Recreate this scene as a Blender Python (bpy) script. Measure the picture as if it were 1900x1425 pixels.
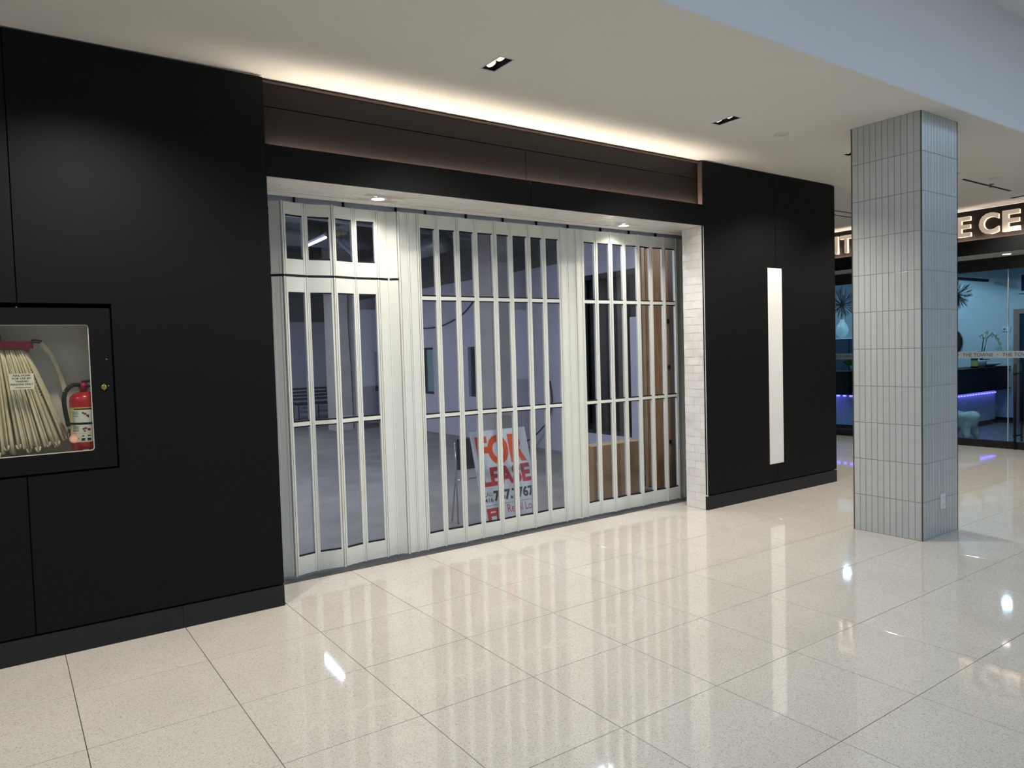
import bpy, bmesh, math, random
from mathutils import Vector, Matrix
random.seed(7)
scene = bpy.context.scene
for o in list(bpy.data.objects):
    bpy.data.objects.remove(o, do_unlink=True)
col = scene.collection
PI = math.pi

# ------------------------------------------------------------------ camera
cam_data = bpy.data.cameras.new('camera'); cam = bpy.data.objects.new('camera', cam_data); col.objects.link(cam)
R_ = Vector((0.8171588, -0.5756969, -0.0287147)); U_ = Vector((0.0489799, 0.0197148, 0.9986052)); F_ = Vector((0.5743278, 0.8174254, -0.0443078))
cm = Matrix((R_, U_, -F_)).transposed().to_4x4(); cm.translation = Vector((-0.21455, -4.60643, 1.57663))
cam.matrix_world = cm
cam_data.sensor_width = 36.0; cam_data.lens = 1349.03 * 36.0 / 1900.0
cam_data.clip_start = 0.05; cam_data.clip_end = 200
scene.camera = cam

# ------------------------------------------------------------------ daylight sky, exposure
world = bpy.data.worlds.new('sky'); scene.world = world; world.use_nodes = True
bg = world.node_tree.nodes['Background']; bg.inputs[0].default_value = (0.60, 0.77, 1.0, 1); bg.inputs[1].default_value = 1.35
vs = scene.view_settings
vs.view_transform = 'Standard'; vs.look = 'None'; vs.exposure = 0.0; vs.gamma = 1.0; vs.use_curve_mapping = False

# lamp strengths
P_DOWN, P_SOFFIT, P_COVE, P_UNIT, P_CLINIC = 137.0, 27.0, 15.0, 112.0, 40.0
WARM = (1.0, 0.85, 0.70); NEUTRAL = (1.0, 0.935, 0.855); COOL = (0.78, 0.84, 1.0); CYAN = (0.66, 0.83, 0.95)

# ------------------------------------------------------------------ helpers
WORLD_LOC = {}
def setp(o, label=None, cat=None, group=None, kind=None):
    if label: o['label'] = label
    if cat: o['category'] = cat
    if group: o['group'] = group
    if kind: o['kind'] = kind
    return o
def empty(name, loc=(0, 0, 0), parent=None, **k):
    o = bpy.data.objects.new(name, None); col.objects.link(o); o.empty_display_size = 0.1
    pl = WORLD_LOC[parent.name] if parent else Vector((0, 0, 0))
    o.location = Vector(loc) - pl; WORLD_LOC[o.name] = Vector(loc)
    if parent: o.parent = parent
    return setp(o, **k)
def mk(name, bm, mat, parent=None, origin=None, smooth=False, **k):
    """bmesh in world coordinates -> one mesh object, its origin moved to `origin`"""
    me = bpy.data.meshes.new(name)
    bmesh.ops.recalc_face_normals(bm, faces=bm.faces)
    if origin is None:
        if parent: origin = WORLD_LOC[parent.name]
        elif len(bm.verts):
            vsx = [v.co for v in bm.verts]
            origin = Vector(((min(v.x for v in vsx) + max(v.x for v in vsx)) / 2, (min(v.y for v in vsx) + max(v.y for v in vsx)) / 2, min(v.z for v in vsx)))
        else: origin = Vector((0, 0, 0))
    origin = Vector(origin)
    bmesh.ops.translate(bm, verts=bm.verts, vec=-origin)
    bm.to_mesh(me); bm.free()
    if smooth:
        for p in me.polygons: p.use_smooth = True
    me.materials.append(mat)
    return place(name, me, origin, parent, **k)
def place(name, me, origin, parent=None, **k):
    o = bpy.data.objects.new(name, me); col.objects.link(o)
    pl = WORLD_LOC[parent.name] if parent else Vector((0, 0, 0))
    o.location = Vector(origin) - pl; WORLD_LOC[o.name] = Vector(origin)
    if parent: o.parent = parent
    return setp(o, **k)
def box(bm, x0, x1, y0, y1, z0, z1, bevel=0.0):
    b = bmesh.new() if bevel else bm
    vs_ = [b.verts.new((x, y, z)) for x in (x0, x1) for y in (y0, y1) for z in (z0, z1)]
    for f in ((0, 1, 3, 2), (4, 6, 7, 5), (0, 4, 5, 1), (2, 3, 7, 6), (0, 2, 6, 4), (1, 5, 7, 3)):
        b.faces.new([vs_[i] for i in f])
    if bevel:
        bmesh.ops.recalc_face_normals(b, faces=b.faces)
        bmesh.ops.bevel(b, geom=b.edges[:], offset=bevel, segments=2, profile=0.5, affect='EDGES')
        merge(bm, b)
    return bm
def merge(bm, b):
    tmp = bpy.data.meshes.new('tmp'); b.to_mesh(tmp); b.free(); bm.from_mesh(tmp); bpy.data.meshes.remove(tmp)
def B(*a, **k): return box(bmesh.new(), *a, **k)
def prism(bm, pts, axis, a0, a1):
    """polygon (2-D points) extruded along axis from a0 to a1"""
    def P(p, a): return {'x': (a, p[0], p[1]), 'y': (p[0], a, p[1]), 'z': (p[0], p[1], a)}[axis]
    lo = [bm.verts.new(P(p, a0)) for p in pts]; hi = [bm.verts.new(P(p, a1)) for p in pts]
    n = len(pts)
    bm.faces.new(lo); bm.faces.new(hi)
    for i in range(n): bm.faces.new((lo[i], lo[(i + 1) % n], hi[(i + 1) % n], hi[i]))
    return bm
def lathe(bm, prof, cx, cy, cz, n=24, axis='z'):
    """prof: list of (r, h)"""
    rings = []
    for r, h in prof:
        ring = []
        for i in range(n):
            a = 2 * PI * i / n; u, v = r * math.cos(a), r * math.sin(a)
            c = {'z': (cx + u, cy + v, cz + h), 'y': (cx + u, cy + h, cz + v), 'x': (cx + h, cy + u, cz + v)}[axis]
            ring.append(bm.verts.new(c))
        rings.append(ring)
    for a, b in zip(rings, rings[1:]):
        for i in range(n): bm.faces.new((a[i], a[(i + 1) % n], b[(i + 1) % n], b[i]))
    if prof[0][0] > 1e-5: bm.faces.new(rings[0])
    if prof[-1][0] > 1e-5: bm.faces.new(rings[-1])
    return bm
def tube(bm, pts, r, n=8, r2=None, flat=None):
    """round (or flattened) tube along points; r2 = end radius; flat = (vector, factor)"""
    pts = [Vector(p) for p in pts]; rings = []
    for i, p in enumerate(pts):
        t = (pts[min(i + 1, len(pts) - 1)] - pts[max(i - 1, 0)]).normalized()
        a = Vector((0, 0, 1)) if abs(t.z) < 0.9 else Vector((1, 0, 0))
        u = t.cross(a).normalized(); v = t.cross(u).normalized()
        rr = r if r2 is None else r + (r2 - r) * i / (len(pts) - 1)
        ring = []
        for k in range(n):
            w = u * math.cos(2 * PI * k / n) + v * math.sin(2 * PI * k / n)
            if flat: w = w - flat[0] * w.dot(flat[0]) * (1 - flat[1])
            ring.append(bm.verts.new(p + w * rr))
        rings.append(ring)
    for a, b in zip(rings, rings[1:]):
        for i in range(n): bm.faces.new((a[i], a[(i + 1) % n], b[(i + 1) % n], b[i]))
    bm.faces.new(rings[0]); bm.faces.new(rings[-1])
    return bm
def curve_pts(pts, n=6):
    """Catmull-Rom through the points"""
    P = [Vector(p) for p in pts]; P = [2 * P[0] - P[1]] + P + [2 * P[-1] - P[-2]]; out = []
    for i in range(1, len(P) - 2):
        for k in range(n):
            t = k / n; a, b, c, d = P[i - 1:i + 3]
            out.append(0.5 * ((2 * b) + (c - a) * t + (2 * a - 5 * b + 4 * c - d) * t * t + (3 * b - a - 3 * c + d) * t ** 3))
    return out + [P[-2]]
def text_bm(body, o, right, up, u0, u1, v0, v1, depth=0.0, bold=0.0):
    """lettering as a mesh filling the rectangle u0..u1, v0..v1 of the frame (o, right, up); front looks along right x up"""
    c = bpy.data.curves.new('letters', 'FONT'); c.body = body; c.size = 1.0; c.offset = bold; c.resolution_u = 4
    ob = bpy.data.objects.new('letters', c); col.objects.link(ob)
    dg = bpy.context.evaluated_depsgraph_get(); me = bpy.data.meshes.new_from_object(ob.evaluated_get(dg))
    bpy.data.objects.remove(ob); bpy.data.curves.remove(c)
    bm = bmesh.new(); bm.from_mesh(me); bpy.data.meshes.remove(me)
    xs = [v.co.x for v in bm.verts]; ys = [v.co.y for v in bm.verts]
    ax, bx_, ay, by = min(xs), max(xs), min(ys), max(ys)
    o, right, up = Vector(o), Vector(right), Vector(up); nrm = right.cross(up).normalized()
    for v in bm.verts:
        u = u0 + (v.co.x - ax) / (bx_ - ax) * (u1 - u0); w = v0 + (v.co.y - ay) / (by - ay) * (v1 - v0)
        v.co = o + right * u + up * w
    if depth:
        r = bmesh.ops.extrude_face_region(bm, geom=bm.faces[:])
        bmesh.ops.translate(bm, verts=[g for g in r['geom'] if isinstance(g, bmesh.types.BMVert)], vec=nrm * depth)
    return bm
def lamp(name, kind, loc, energy, color, parent=None, aim=None, **k):
    d = bpy.data.lights.new(name, kind); d.energy = energy; d.color = color
    for a, b in k.items(): setattr(d, a, b)
    o = bpy.data.objects.new(name, d); col.objects.link(o)
    pl = WORLD_LOC[parent.name] if parent else Vector((0, 0, 0)); o.location = Vector(loc) - pl
    if parent: o.parent = parent
    if aim is not None: o.rotation_euler = Vector(aim).to_track_quat('-Z', 'Y').to_euler()
    return o

# ------------------------------------------------------------------ materials
def S(v):  # sRGB 0..255 -> linear
    return tuple(((c / 255) / 12.92 if c / 255 <= 0.04045 else ((c / 255 + 0.055) / 1.055) ** 2.4) for c in v)
def mat(name, rgb, rough=0.5, spec=0.5, metal=0.0, noise=None, bump=None, emit=None, objrand=0.0, stretch=None, sheen=0):
    """noise=(scale, amount[, detail]); bump=(scale, strength)"""
    m = bpy.data.materials.new(name); m.use_nodes = True; nt = m.node_tree; N, L = nt.nodes, nt.links
    p = N['Principled BSDF']; c = S(rgb) if max(rgb) > 1.0 else tuple(rgb)
    p.inputs['Base Color'].default_value = (*c, 1); p.inputs['Roughness'].default_value = rough
    p.inputs['Specular IOR Level'].default_value = spec; p.inputs['Metallic'].default_value = metal
    tc = N.new('ShaderNodeTexCoord'); mp = N.new('ShaderNodeMapping'); L.new(tc.outputs['Object'], mp.inputs['Vector'])
    if stretch: mp.inputs['Scale'].default_value = stretch
    src = None
    if noise:
        nz = N.new('ShaderNodeTexNoise'); nz.inputs['Scale'].default_value = noise[0]; nz.inputs['Detail'].default_value = noise[2] if len(noise) > 2 else 4
        L.new(mp.outputs[0], nz.inputs['Vector'])
        mr = N.new('ShaderNodeMapRange'); mr.inputs['From Min'].default_value = 0.3; mr.inputs['From Max'].default_value = 0.7
        mr.inputs['To Min'].default_value = 1 - noise[1]; mr.inputs['To Max'].default_value = 1 + noise[1]
        L.new(nz.outputs['Fac'], mr.inputs['Value']); src = mr.outputs[0]
    if objrand:
        oi = N.new('ShaderNodeObjectInfo'); m2 = N.new('ShaderNodeMapRange')
        m2.inputs['To Min'].default_value = 1 - objrand; m2.inputs['To Max'].default_value = 1 + objrand
        L.new(oi.outputs['Random'], m2.inputs['Value'])
        if src:
            mu = N.new('ShaderNodeMath'); mu.operation = 'MULTIPLY'; L.new(src, mu.inputs[0]); L.new(m2.outputs[0], mu.inputs[1]); src = mu.outputs[0]
        else: src = m2.outputs[0]
    if src:
        vm = N.new('ShaderNodeVectorMath'); vm.operation = 'SCALE'; vm.inputs[0].default_value = c
        L.new(src, vm.inputs['Scale']); L.new(vm.outputs[0], p.inputs['Base Color'])
    if bump:
        nb = N.new('ShaderNodeTexNoise'); nb.inputs['Scale'].default_value = bump[0]; nb.inputs['Detail'].default_value = 3
        L.new(mp.outputs[0], nb.inputs['Vector'])
        bp = N.new('ShaderNodeBump'); bp.inputs['Strength'].default_value = bump[1]; bp.inputs['Distance'].default_value = bump[2] if len(bump) > 2 else 0.01
        L.new(nb.outputs['Fac'], bp.inputs['Height']); L.new(bp.outputs[0], p.inputs['Normal'])
    if emit:
        p.inputs['Emission Color'].default_value = (*emit[0], 1); p.inputs['Emission Strength'].default_value = emit[1]
    return m
def glass(name, tint=(1, 1, 1), ior=1.45, rough=0.0):
    m = bpy.data.materials.new(name); m.use_nodes = True; nt = m.node_tree; N, L = nt.nodes, nt.links
    N.remove(N['Principled BSDF']); out = N['Material Output']
    t = N.new('ShaderNodeBsdfTransparent'); t.inputs[0].default_value = (*tint, 1)
    g = N.new('ShaderNodeBsdfGlossy'); g.inputs['Roughness'].default_value = rough; g.inputs[0].default_value = (1, 1, 1, 1)
    lw = N.new('ShaderNodeLayerWeight'); lw.inputs['Blend'].default_value = 0.5      # Schlick, the same on both sides of a thin pane
    pw = N.new('ShaderNodeMath'); pw.operation = 'POWER'; pw.inputs[1].default_value = 5.0; L.new(lw.outputs['Facing'], pw.inputs[0])
    f0 = ((ior - 1) / (ior + 1)) ** 2
    fr = N.new('ShaderNodeMath'); fr.operation = 'MULTIPLY_ADD'; fr.inputs[1].default_value = 1 - f0; fr.inputs[2].default_value = f0; L.new(pw.outputs[0], fr.inputs[0])
    mx = N.new('ShaderNodeMixShader'); L.new(fr.outputs[0], mx.inputs[0]); L.new(t.outputs[0], mx.inputs[1]); L.new(g.outputs[0], mx.inputs[2])
    L.new(mx.outputs[0], out.inputs['Surface'])
    return m
def wood(name, c1, c2, scale=6.0, rough=0.45, axis_stretch=(14, 14, 0.8)):
    m = mat(name, c1, rough); nt = m.node_tree; N, L = nt.nodes, nt.links; p = N['Principled BSDF']
    tc = N.new('ShaderNodeTexCoord'); mp = N.new('ShaderNodeMapping'); mp.inputs['Scale'].default_value = axis_stretch
    L.new(tc.outputs['Object'], mp.inputs['Vector'])
    nz = N.new('ShaderNodeTexNoise'); nz.inputs['Scale'].default_value = scale; nz.inputs['Detail'].default_value = 6; nz.inputs['Distortion'].default_value = 0.6
    L.new(mp.outputs[0], nz.inputs['Vector'])
    cr = N.new('ShaderNodeValToRGB'); cr.color_ramp.elements[0].color = (*S(c1), 1); cr.color_ramp.elements[1].color = (*S(c2), 1)
    cr.color_ramp.elements[0].position = 0.35; cr.color_ramp.elements[1].position = 0.68
    L.new(nz.outputs['Fac'], cr.inputs[0]); L.new(cr.outputs[0], p.inputs['Base Color'])
    return m
def floor_tile_mat():
    m = mat('terrazzo_tile', (214, 203, 184), 0.045, 0.6); nt = m.node_tree; N, L = nt.nodes, nt.links; p = N['Principled BSDF']
    tc = N.new('ShaderNodeTexCoord'); oi = N.new('ShaderNodeObjectInfo')
    ad = N.new('ShaderNodeVectorMath'); ad.operation = 'ADD'; sc = N.new('ShaderNodeVectorMath'); sc.operation = 'SCALE'; sc.inputs[0].default_value = (13, 7, 3)
    L.new(oi.outputs['Random'], sc.inputs['Scale']); L.new(tc.outputs['Object'], ad.inputs[0]); L.new(sc.outputs[0], ad.inputs[1])
    v1 = N.new('ShaderNodeTexVoronoi'); v1.inputs['Scale'].default_value = 260; v1.inputs['Randomness'].default_value = 1.0
    L.new(ad.outputs[0], v1.inputs['Vector'])
    sep = N.new('ShaderNodeSeparateColor'); L.new(v1.outputs['Color'], sep.inputs[0])
    cr = N.new('ShaderNodeValToRGB'); e = cr.color_ramp.elements; cr.color_ramp.interpolation = 'CONSTANT'
    e[0].position = 0.0; e[0].color = (*S((180, 171, 156)), 1); e[1].position = 0.12; e[1].color = (*S((206, 198, 184)), 1)
    for pos, c in ((0.45, (210, 202, 189)), (0.8, (214, 207, 194)), (0.95, (220, 214, 204))):
        x = e.new(pos); x.color = (*S(c), 1)
    L.new(sep.outputs[0], cr.inputs[0])
    n2 = N.new('ShaderNodeTexNoise'); n2.inputs['Scale'].default_value = 2.5; n2.inputs['Detail'].default_value = 3; L.new(ad.outputs[0], n2.inputs['Vector'])
    mr = N.new('ShaderNodeMapRange'); mr.inputs['From Min'].default_value = 0.3; mr.inputs['From Max'].default_value = 0.7; mr.inputs['To Min'].default_value = 0.965; mr.inputs['To Max'].default_value = 1.03
    L.new(n2.outputs['Fac'], mr.inputs['Value'])
    vm = N.new('ShaderNodeVectorMath'); vm.operation = 'SCALE'; L.new(cr.outputs[0], vm.inputs[0]); L.new(mr.outputs[0], vm.inputs['Scale'])
    L.new(vm.outputs[0], p.inputs['Base Color'])
    return m
def concrete(name, rgb, rough=0.85, amt=0.22):
    return mat(name, rgb, rough, 0.3, noise=(2.2, amt, 8), bump=(30, 0.15, 0.004))

M = {}
M['tile'] = floor_tile_mat()
M['grout'] = mat('floor_grout', (84, 75, 65), 0.9, 0.2, noise=(40, 0.1))
M['ceiling'] = mat('ceiling_paint', (222, 219, 211), 0.9, 0.2, noise=(3, 0.015))
M['bulkhead'] = mat('bulkhead_paint', (226, 226, 226), 0.9, 0.2, noise=(3, 0.015))
M['black'] = mat('black_panel', (17, 17, 17), 0.55, 0.14, noise=(300, 0.12))
M['black_kick'] = mat('black_baseboard', (36, 36, 39), 0.45, 0.25, noise=(200, 0.08))
M['brown'] = mat('bronze_fascia', (31, 27, 26), 0.45, 0.2, noise=(1.5, 0.05))
M['brown_lip'] = mat('bronze_lip', (84, 72, 66), 0.4, 0.4, metal=0.3)
M['white_tile'] = mat('white_glazed_tile', (238, 234, 227), 0.22, 0.5, noise=(6, 0.06), bump=(9, 0.45, 0.012), objrand=0.03)
M['white_grout'] = mat('white_tile_grout', (196, 190, 180), 0.9, 0.2, noise=(30, 0.05))
M['white_trim'] = mat('white_trim', (236, 233, 226), 0.5, 0.4, noise=(8, 0.02))
M['door_white'] = mat('white_aluminium', (222, 224, 216), 0.38, 0.4, noise=(5, 0.025), bump=(1.5, 0.06, 0.02))
M['hinge_white'] = mat('white_hinge', (228, 228, 220), 0.25, 0.5, noise=(12, 0.04))
M['gasket'] = mat('black_rubber', (14, 14, 16), 0.6, 0.3, noise=(60, 0.1))
M['track'] = mat('grey_track', (222, 223, 226), 0.5, 0.4, noise=(9, 0.05))
M['glass'] = glass('door_glass', (0.86, 0.88, 0.90))
M['glass_cab'] = glass('cabinet_glass', (0.93, 0.94, 0.92))
M['glass_dark'] = glass('dark_tinted_glass', (0.34, 0.40, 0.44))
M['glass_blue'] = glass('clinic_glass', (0.72, 0.86, 0.92))
M['glass_green'] = glass('green_window_glass', (0.34, 0.38, 0.36))
M['threshold'] = concrete('threshold_concrete', (76, 75, 75), 0.7, 0.25)
M['unit_floor'] = concrete('unit_concrete_floor', (126, 122, 118), 0.55, 0.2)
M['unit_wall'] = mat('unit_drywall', (186, 184, 196), 0.9, 0.2, noise=(1.2, 0.07, 6))
M['unit_ceiling'] = mat('exposed_ceiling', (52, 52, 55), 0.9, 0.2, noise=(2, 0.3))
M['unit_block'] = mat('upper_block_wall', (96, 93, 92), 0.9, 0.2, noise=(2, 0.25, 6))
M['concrete'] = concrete('column_concrete', (178, 172, 165), 0.9, 0.12)
M['duct'] = mat('galvanised_duct', (150, 152, 158), 0.4, 0.5, metal=0.7, noise=(3, 0.2))
M['pipe'] = mat('painted_pipe', (176, 174, 190), 0.5, 0.4, noise=(4, 0.08))
M['cable'] = mat('black_cable', (20, 20, 22), 0.6, 0.3, noise=(20, 0.1))
M['red_tape'] = mat('red_tape', (205, 44, 56), 0.6, 0.3, noise=(10, 0.1))
M['dark_frame'] = mat('dark_metal_frame', (30, 30, 33), 0.5, 0.4, noise=(20, 0.1))
M['yellow_tape'] = mat('yellow_wrap', (214, 186, 110), 0.6, 0.3, noise=(6, 0.15))
M['door_wood'] = wood('oak_veneer', (112, 78, 43), (152, 112, 66), 5.0, 0.4, (10, 10, 0.55))
M['cardboard'] = mat('cardboard', (176, 140, 102), 0.85, 0.2, noise=(5, 0.08, 6), bump=(40, 0.08, 0.002))
M['cardboard_top'] = mat('cardboard_flap', (176, 146, 112), 0.85, 0.2, noise=(6, 0.06))
M['paper'] = mat('white_paper', (226, 226, 222), 0.7, 0.3, noise=(8, 0.03))
M['sign_white'] = mat('sign_board_white', (214, 218, 224), 0.6, 0.3, noise=(4, 0.015))
M['sign_orange'] = mat('orange_print', (226, 84, 30), 0.6, 0.3, noise=(10, 0.02))
M['sign_red'] = mat('red_print', (190, 32, 42), 0.6, 0.3, noise=(10, 0.02))
M['sign_black'] = mat('black_print', (34, 34, 38), 0.6, 0.3, noise=(10, 0.02))
M['chair_black'] = mat('black_vinyl', (24, 24, 27), 0.5, 0.4, noise=(30, 0.1))
M['chrome'] = mat('chrome', (190, 190, 195), 0.2, 0.5, metal=1.0, noise=(4, 0.04))
M['column_tile'] = mat('grey_glass_tile', (188, 192, 190), 0.16, 0.5, noise=(8, 0.025), objrand=0.035)
M['column_grout'] = mat('column_grout', (152, 154, 150), 0.9, 0.2, noise=(40, 0.06))
M['metal_edge'] = mat('dark_metal_edge', (104, 98, 90), 0.3, 0.5, metal=0.8, noise=(10, 0.1))
M['plastic'] = mat('white_plastic', (228, 229, 226), 0.35, 0.5, noise=(12, 0.02))
M['slot_dark'] = mat('outlet_slots', (50, 50, 52), 0.6, 0.3, noise=(12, 0.05))
M['panel_white'] = mat('white_acrylic', (238, 235, 228), 0.4, 0.4, noise=(4, 0.015))
M['recess'] = mat('black_recess', (10, 10, 11), 0.7, 0.2, noise=(30, 0.1))
M['bulb'] = mat('downlight_bulb', (240, 238, 232), 0.3, 0.5, noise=(8, 0.02), emit=((1.0, 0.95, 0.88), 0.7))
M['soffit_bulb'] = mat('soffit_downlight_lens', (240, 238, 232), 0.3, 0.5, noise=(8, 0.02), emit=((1.0, 0.97, 0.92), 9.0))
M['reflector'] = mat('white_reflector', (232, 232, 230), 0.3, 0.5, noise=(8, 0.02))
M['led_warm'] = mat('warm_led_strip', (255, 230, 200), 0.5, 0.3, noise=(8, 0.02), emit=((1.0, 0.85, 0.70), 40.0))
M['cab_white'] = mat('cabinet_inside', (214, 208, 190), 0.6, 0.4, noise=(5, 0.03))
M['hose'] = mat('canvas_hose', (214, 202, 170), 0.85, 0.2, noise=(18, 0.12, 6), bump=(160, 0.2, 0.002), stretch=(3, 3, 0.4))
M['fire_red'] = mat('red_enamel', (178, 24, 30), 0.25, 0.5, noise=(6, 0.05))
M['rack_red'] = mat('red_rack', (150, 26, 44), 0.4, 0.4, noise=(6, 0.06))
M['label_cream'] = mat('cream_label', (226, 212, 140), 0.5, 0.3, noise=(14, 0.04))
M['label_white'] = mat('white_label', (222, 222, 206), 0.5, 0.3, noise=(14, 0.04))
M['yellow'] = mat('yellow_print', (222, 190, 50), 0.5, 0.3, noise=(14, 0.03))
M['sticker'] = mat('pale_sticker', (190, 188, 160), 0.5, 0.3, noise=(14, 0.04))
M['tag'] = mat('peach_tag', (232, 178, 150), 0.5, 0.3, noise=(25, 0.08))
M['brass'] = mat('brass', (196, 160, 90), 0.25, 0.5, metal=1.0, noise=(10, 0.08))
M['bronze'] = mat('brown_valve', (120, 74, 34), 0.4, 0.5, metal=0.5, noise=(10, 0.1))
M['letter'] = mat('sign_letter_face', (206, 188, 170), 0.4, 0.4, noise=(6, 0.02), emit=((1.0, 0.80, 0.62), 0.30))
M['letter_side'] = mat('sign_letter_return', (255, 226, 190), 0.4, 0.4, noise=(6, 0.02), emit=((1.0, 0.80, 0.58), 1.1))
M['clinic_wall'] = mat('clinic_wall_paint', (196, 208, 214), 0.85, 0.2, noise=(2, 0.03))
M['clinic_floor'] = wood('grey_plank_floor', (92, 96, 104), (140, 144, 150), 3.0, 0.35, (2, 16, 4))
M['clinic_white'] = mat('clinic_white_laminate', (214, 226, 236), 0.35, 0.5, noise=(4, 0.02))
M['clinic_dark'] = mat('navy_laminate', (22, 30, 42), 0.35, 0.5, noise=(4, 0.08))
M['clinic_teal'] = mat('teal_panel', (26, 62, 84), 0.5, 0.4, noise=(4, 0.08))
M['led_violet'] = mat('violet_led', (120, 90, 255), 0.4, 0.3, noise=(8, 0.02), emit=((0.22, 0.14, 1.0), 5.0))
M['twig'] = mat('dark_twig', (38, 44, 44), 0.7, 0.3, noise=(10, 0.2))
M['stool'] = mat('glossy_tooth_stool', (206, 214, 206), 0.18, 0.6, noise=(4, 0.03))
M['leaf'] = mat('green_leaf', (58, 140, 48), 0.5, 0.4, noise=(10, 0.15))
M['petal'] = mat('white_green_petal', (214, 236, 204), 0.6, 0.3, noise=(12, 0.06))
M['stem'] = mat('dark_stem', (40, 60, 40), 0.6, 0.3, noise=(12, 0.1))
M['ceramic'] = mat('pale_ceramic', (206, 220, 224), 0.25, 0.5, noise=(5, 0.03))
M['door_brown'] = mat('brown_door_frame', (164, 132, 120), 0.5, 0.4, noise=(4, 0.06))
M['frost'] = glass('frosted_band', (0.62, 0.70, 0.72), 1.5, 0.35)
_n = M['frost'].node_tree.nodes; _d = _n.new('ShaderNodeBsdfDiffuse'); _d.inputs[0].default_value = (0.55, 0.62, 0.64, 1); _x = _n.new('ShaderNodeMixShader'); _x.inputs[0].default_value = 0.55
_m = [q for q in _n if q.type == 'MIX_SHADER' and q is not _x][0]; M['frost'].node_tree.links.new(_m.outputs[0], _x.inputs[1]); M['frost'].node_tree.links.new(_d.outputs[0], _x.inputs[2]); M['frost'].node_tree.links.new(_x.outputs[0], _n['Material Output'].inputs['Surface'])
M['frost_text'] = mat('band_lettering', (40, 62, 76), 0.6, 0.3, noise=(10, 0.03))
M['outer_wall'] = mat('mall_wall_paint', (206, 204, 198), 0.85, 0.2, noise=(2, 0.03))
M['window_frame'] = mat('window_frame', (60, 62, 66), 0.4, 0.4, noise=(10, 0.05))
M['smoke_white'] = mat('detector_plastic', (214, 212, 206), 0.5, 0.4, noise=(10, 0.02))

# ================================================================== THE SETTING
H = 3.33                       # mall ceiling
TX, TY, Y0 = 0.6085, 0.6115, 0.025
J = 0.0016                     # half joint
# ---- floor: slab under the joints + one object for each tile
fb = bmesh.new()
box(fb, -6.2, 11.43, -9.6, 0.42, -0.10, -0.0045); box(fb, 7.3, 11.43, 0.42, 4.4, -0.10, -0.0045)
floor = mk('floor', fb, M['grout'], kind='structure', label='polished beige terrazzo tile floor of the mall corridor')
tile_mesh = {}
def tile_me(w, h):
    key = (round(w, 4), round(h, 4))
    if key not in tile_mesh:
        b = B(-w / 2, w / 2, -h / 2, h / 2, -0.0045, 0.0); me = bpy.data.meshes.new('floor_tile')
        top = [e for e in b.edges if all(v.co.z > -0.001 for v in e.verts)]
        bmesh.ops.recalc_face_normals(b, faces=b.faces); bmesh.ops.bevel(b, geom=top, offset=0.0007, segments=1, affect='EDGES')
        b.to_mesh(me); b.free(); me.materials.append(M['tile']); tile_mesh[key] = me
    return tile_mesh[key]
def lay(xa, xb, ya, yb):
    k0, k1 = math.floor(xa / TX + 1e-6), math.ceil(xb / TX - 1e-6); r0, r1 = math.floor((ya - Y0) / TY + 1e-6), math.ceil((yb - Y0) / TY - 1e-6)
    for k in range(k0, k1):
        for r in range(r0, r1):
            x0, x1 = max(k * TX, xa) + J, min((k + 1) * TX, xb) - J; y0, y1 = max(r * TY + Y0, ya) + J, min((r + 1) * TY + Y0, yb) - J
            if x1 - x0 < 0.02 or y1 - y0 < 0.02: continue
            o = place('floor_tile', tile_me(x1 - x0, y1 - y0), ((x0 + x1) / 2, (y0 + y1) / 2, 0.0), floor)
            o.rotation_euler = (random.uniform(-1, 1) * 0.0007, random.uniform(-1, 1) * 0.0007, 0)
lay(-1.83, 11.43, -4.2555, Y0); lay(1.2, 5.62, Y0, 0.42); lay(7.49, 11.43, Y0, 3.083)
fs = bmesh.new()
def lay_joined(xa, xb, ya, yb):
    for k in range(math.floor(xa / TX), math.ceil(xb / TX)):
        for r in range(math.floor((ya - Y0) / TY), math.ceil((yb - Y0) / TY)):
            x0, x1 = max(k * TX, xa) + J, min((k + 1) * TX, xb) - J; y0, y1 = max(r * TY + Y0, ya) + J, min((r + 1) * TY + Y0, yb) - J
            if x1 - x0 > 0.02 and y1 - y0 > 0.02: box(fs, x0, x1, y0, y1, -0.0045, 0)
lay_joined(-6.2, 11.43, -9.6, -4.2555); lay_joined(-6.2, -1.8255, -4.2555, Y0); lay_joined(7.49, 11.43, 3.083, 4.4)
mk('floor_tile_field', fs, M['tile'], floor, kind='stuff')

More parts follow.
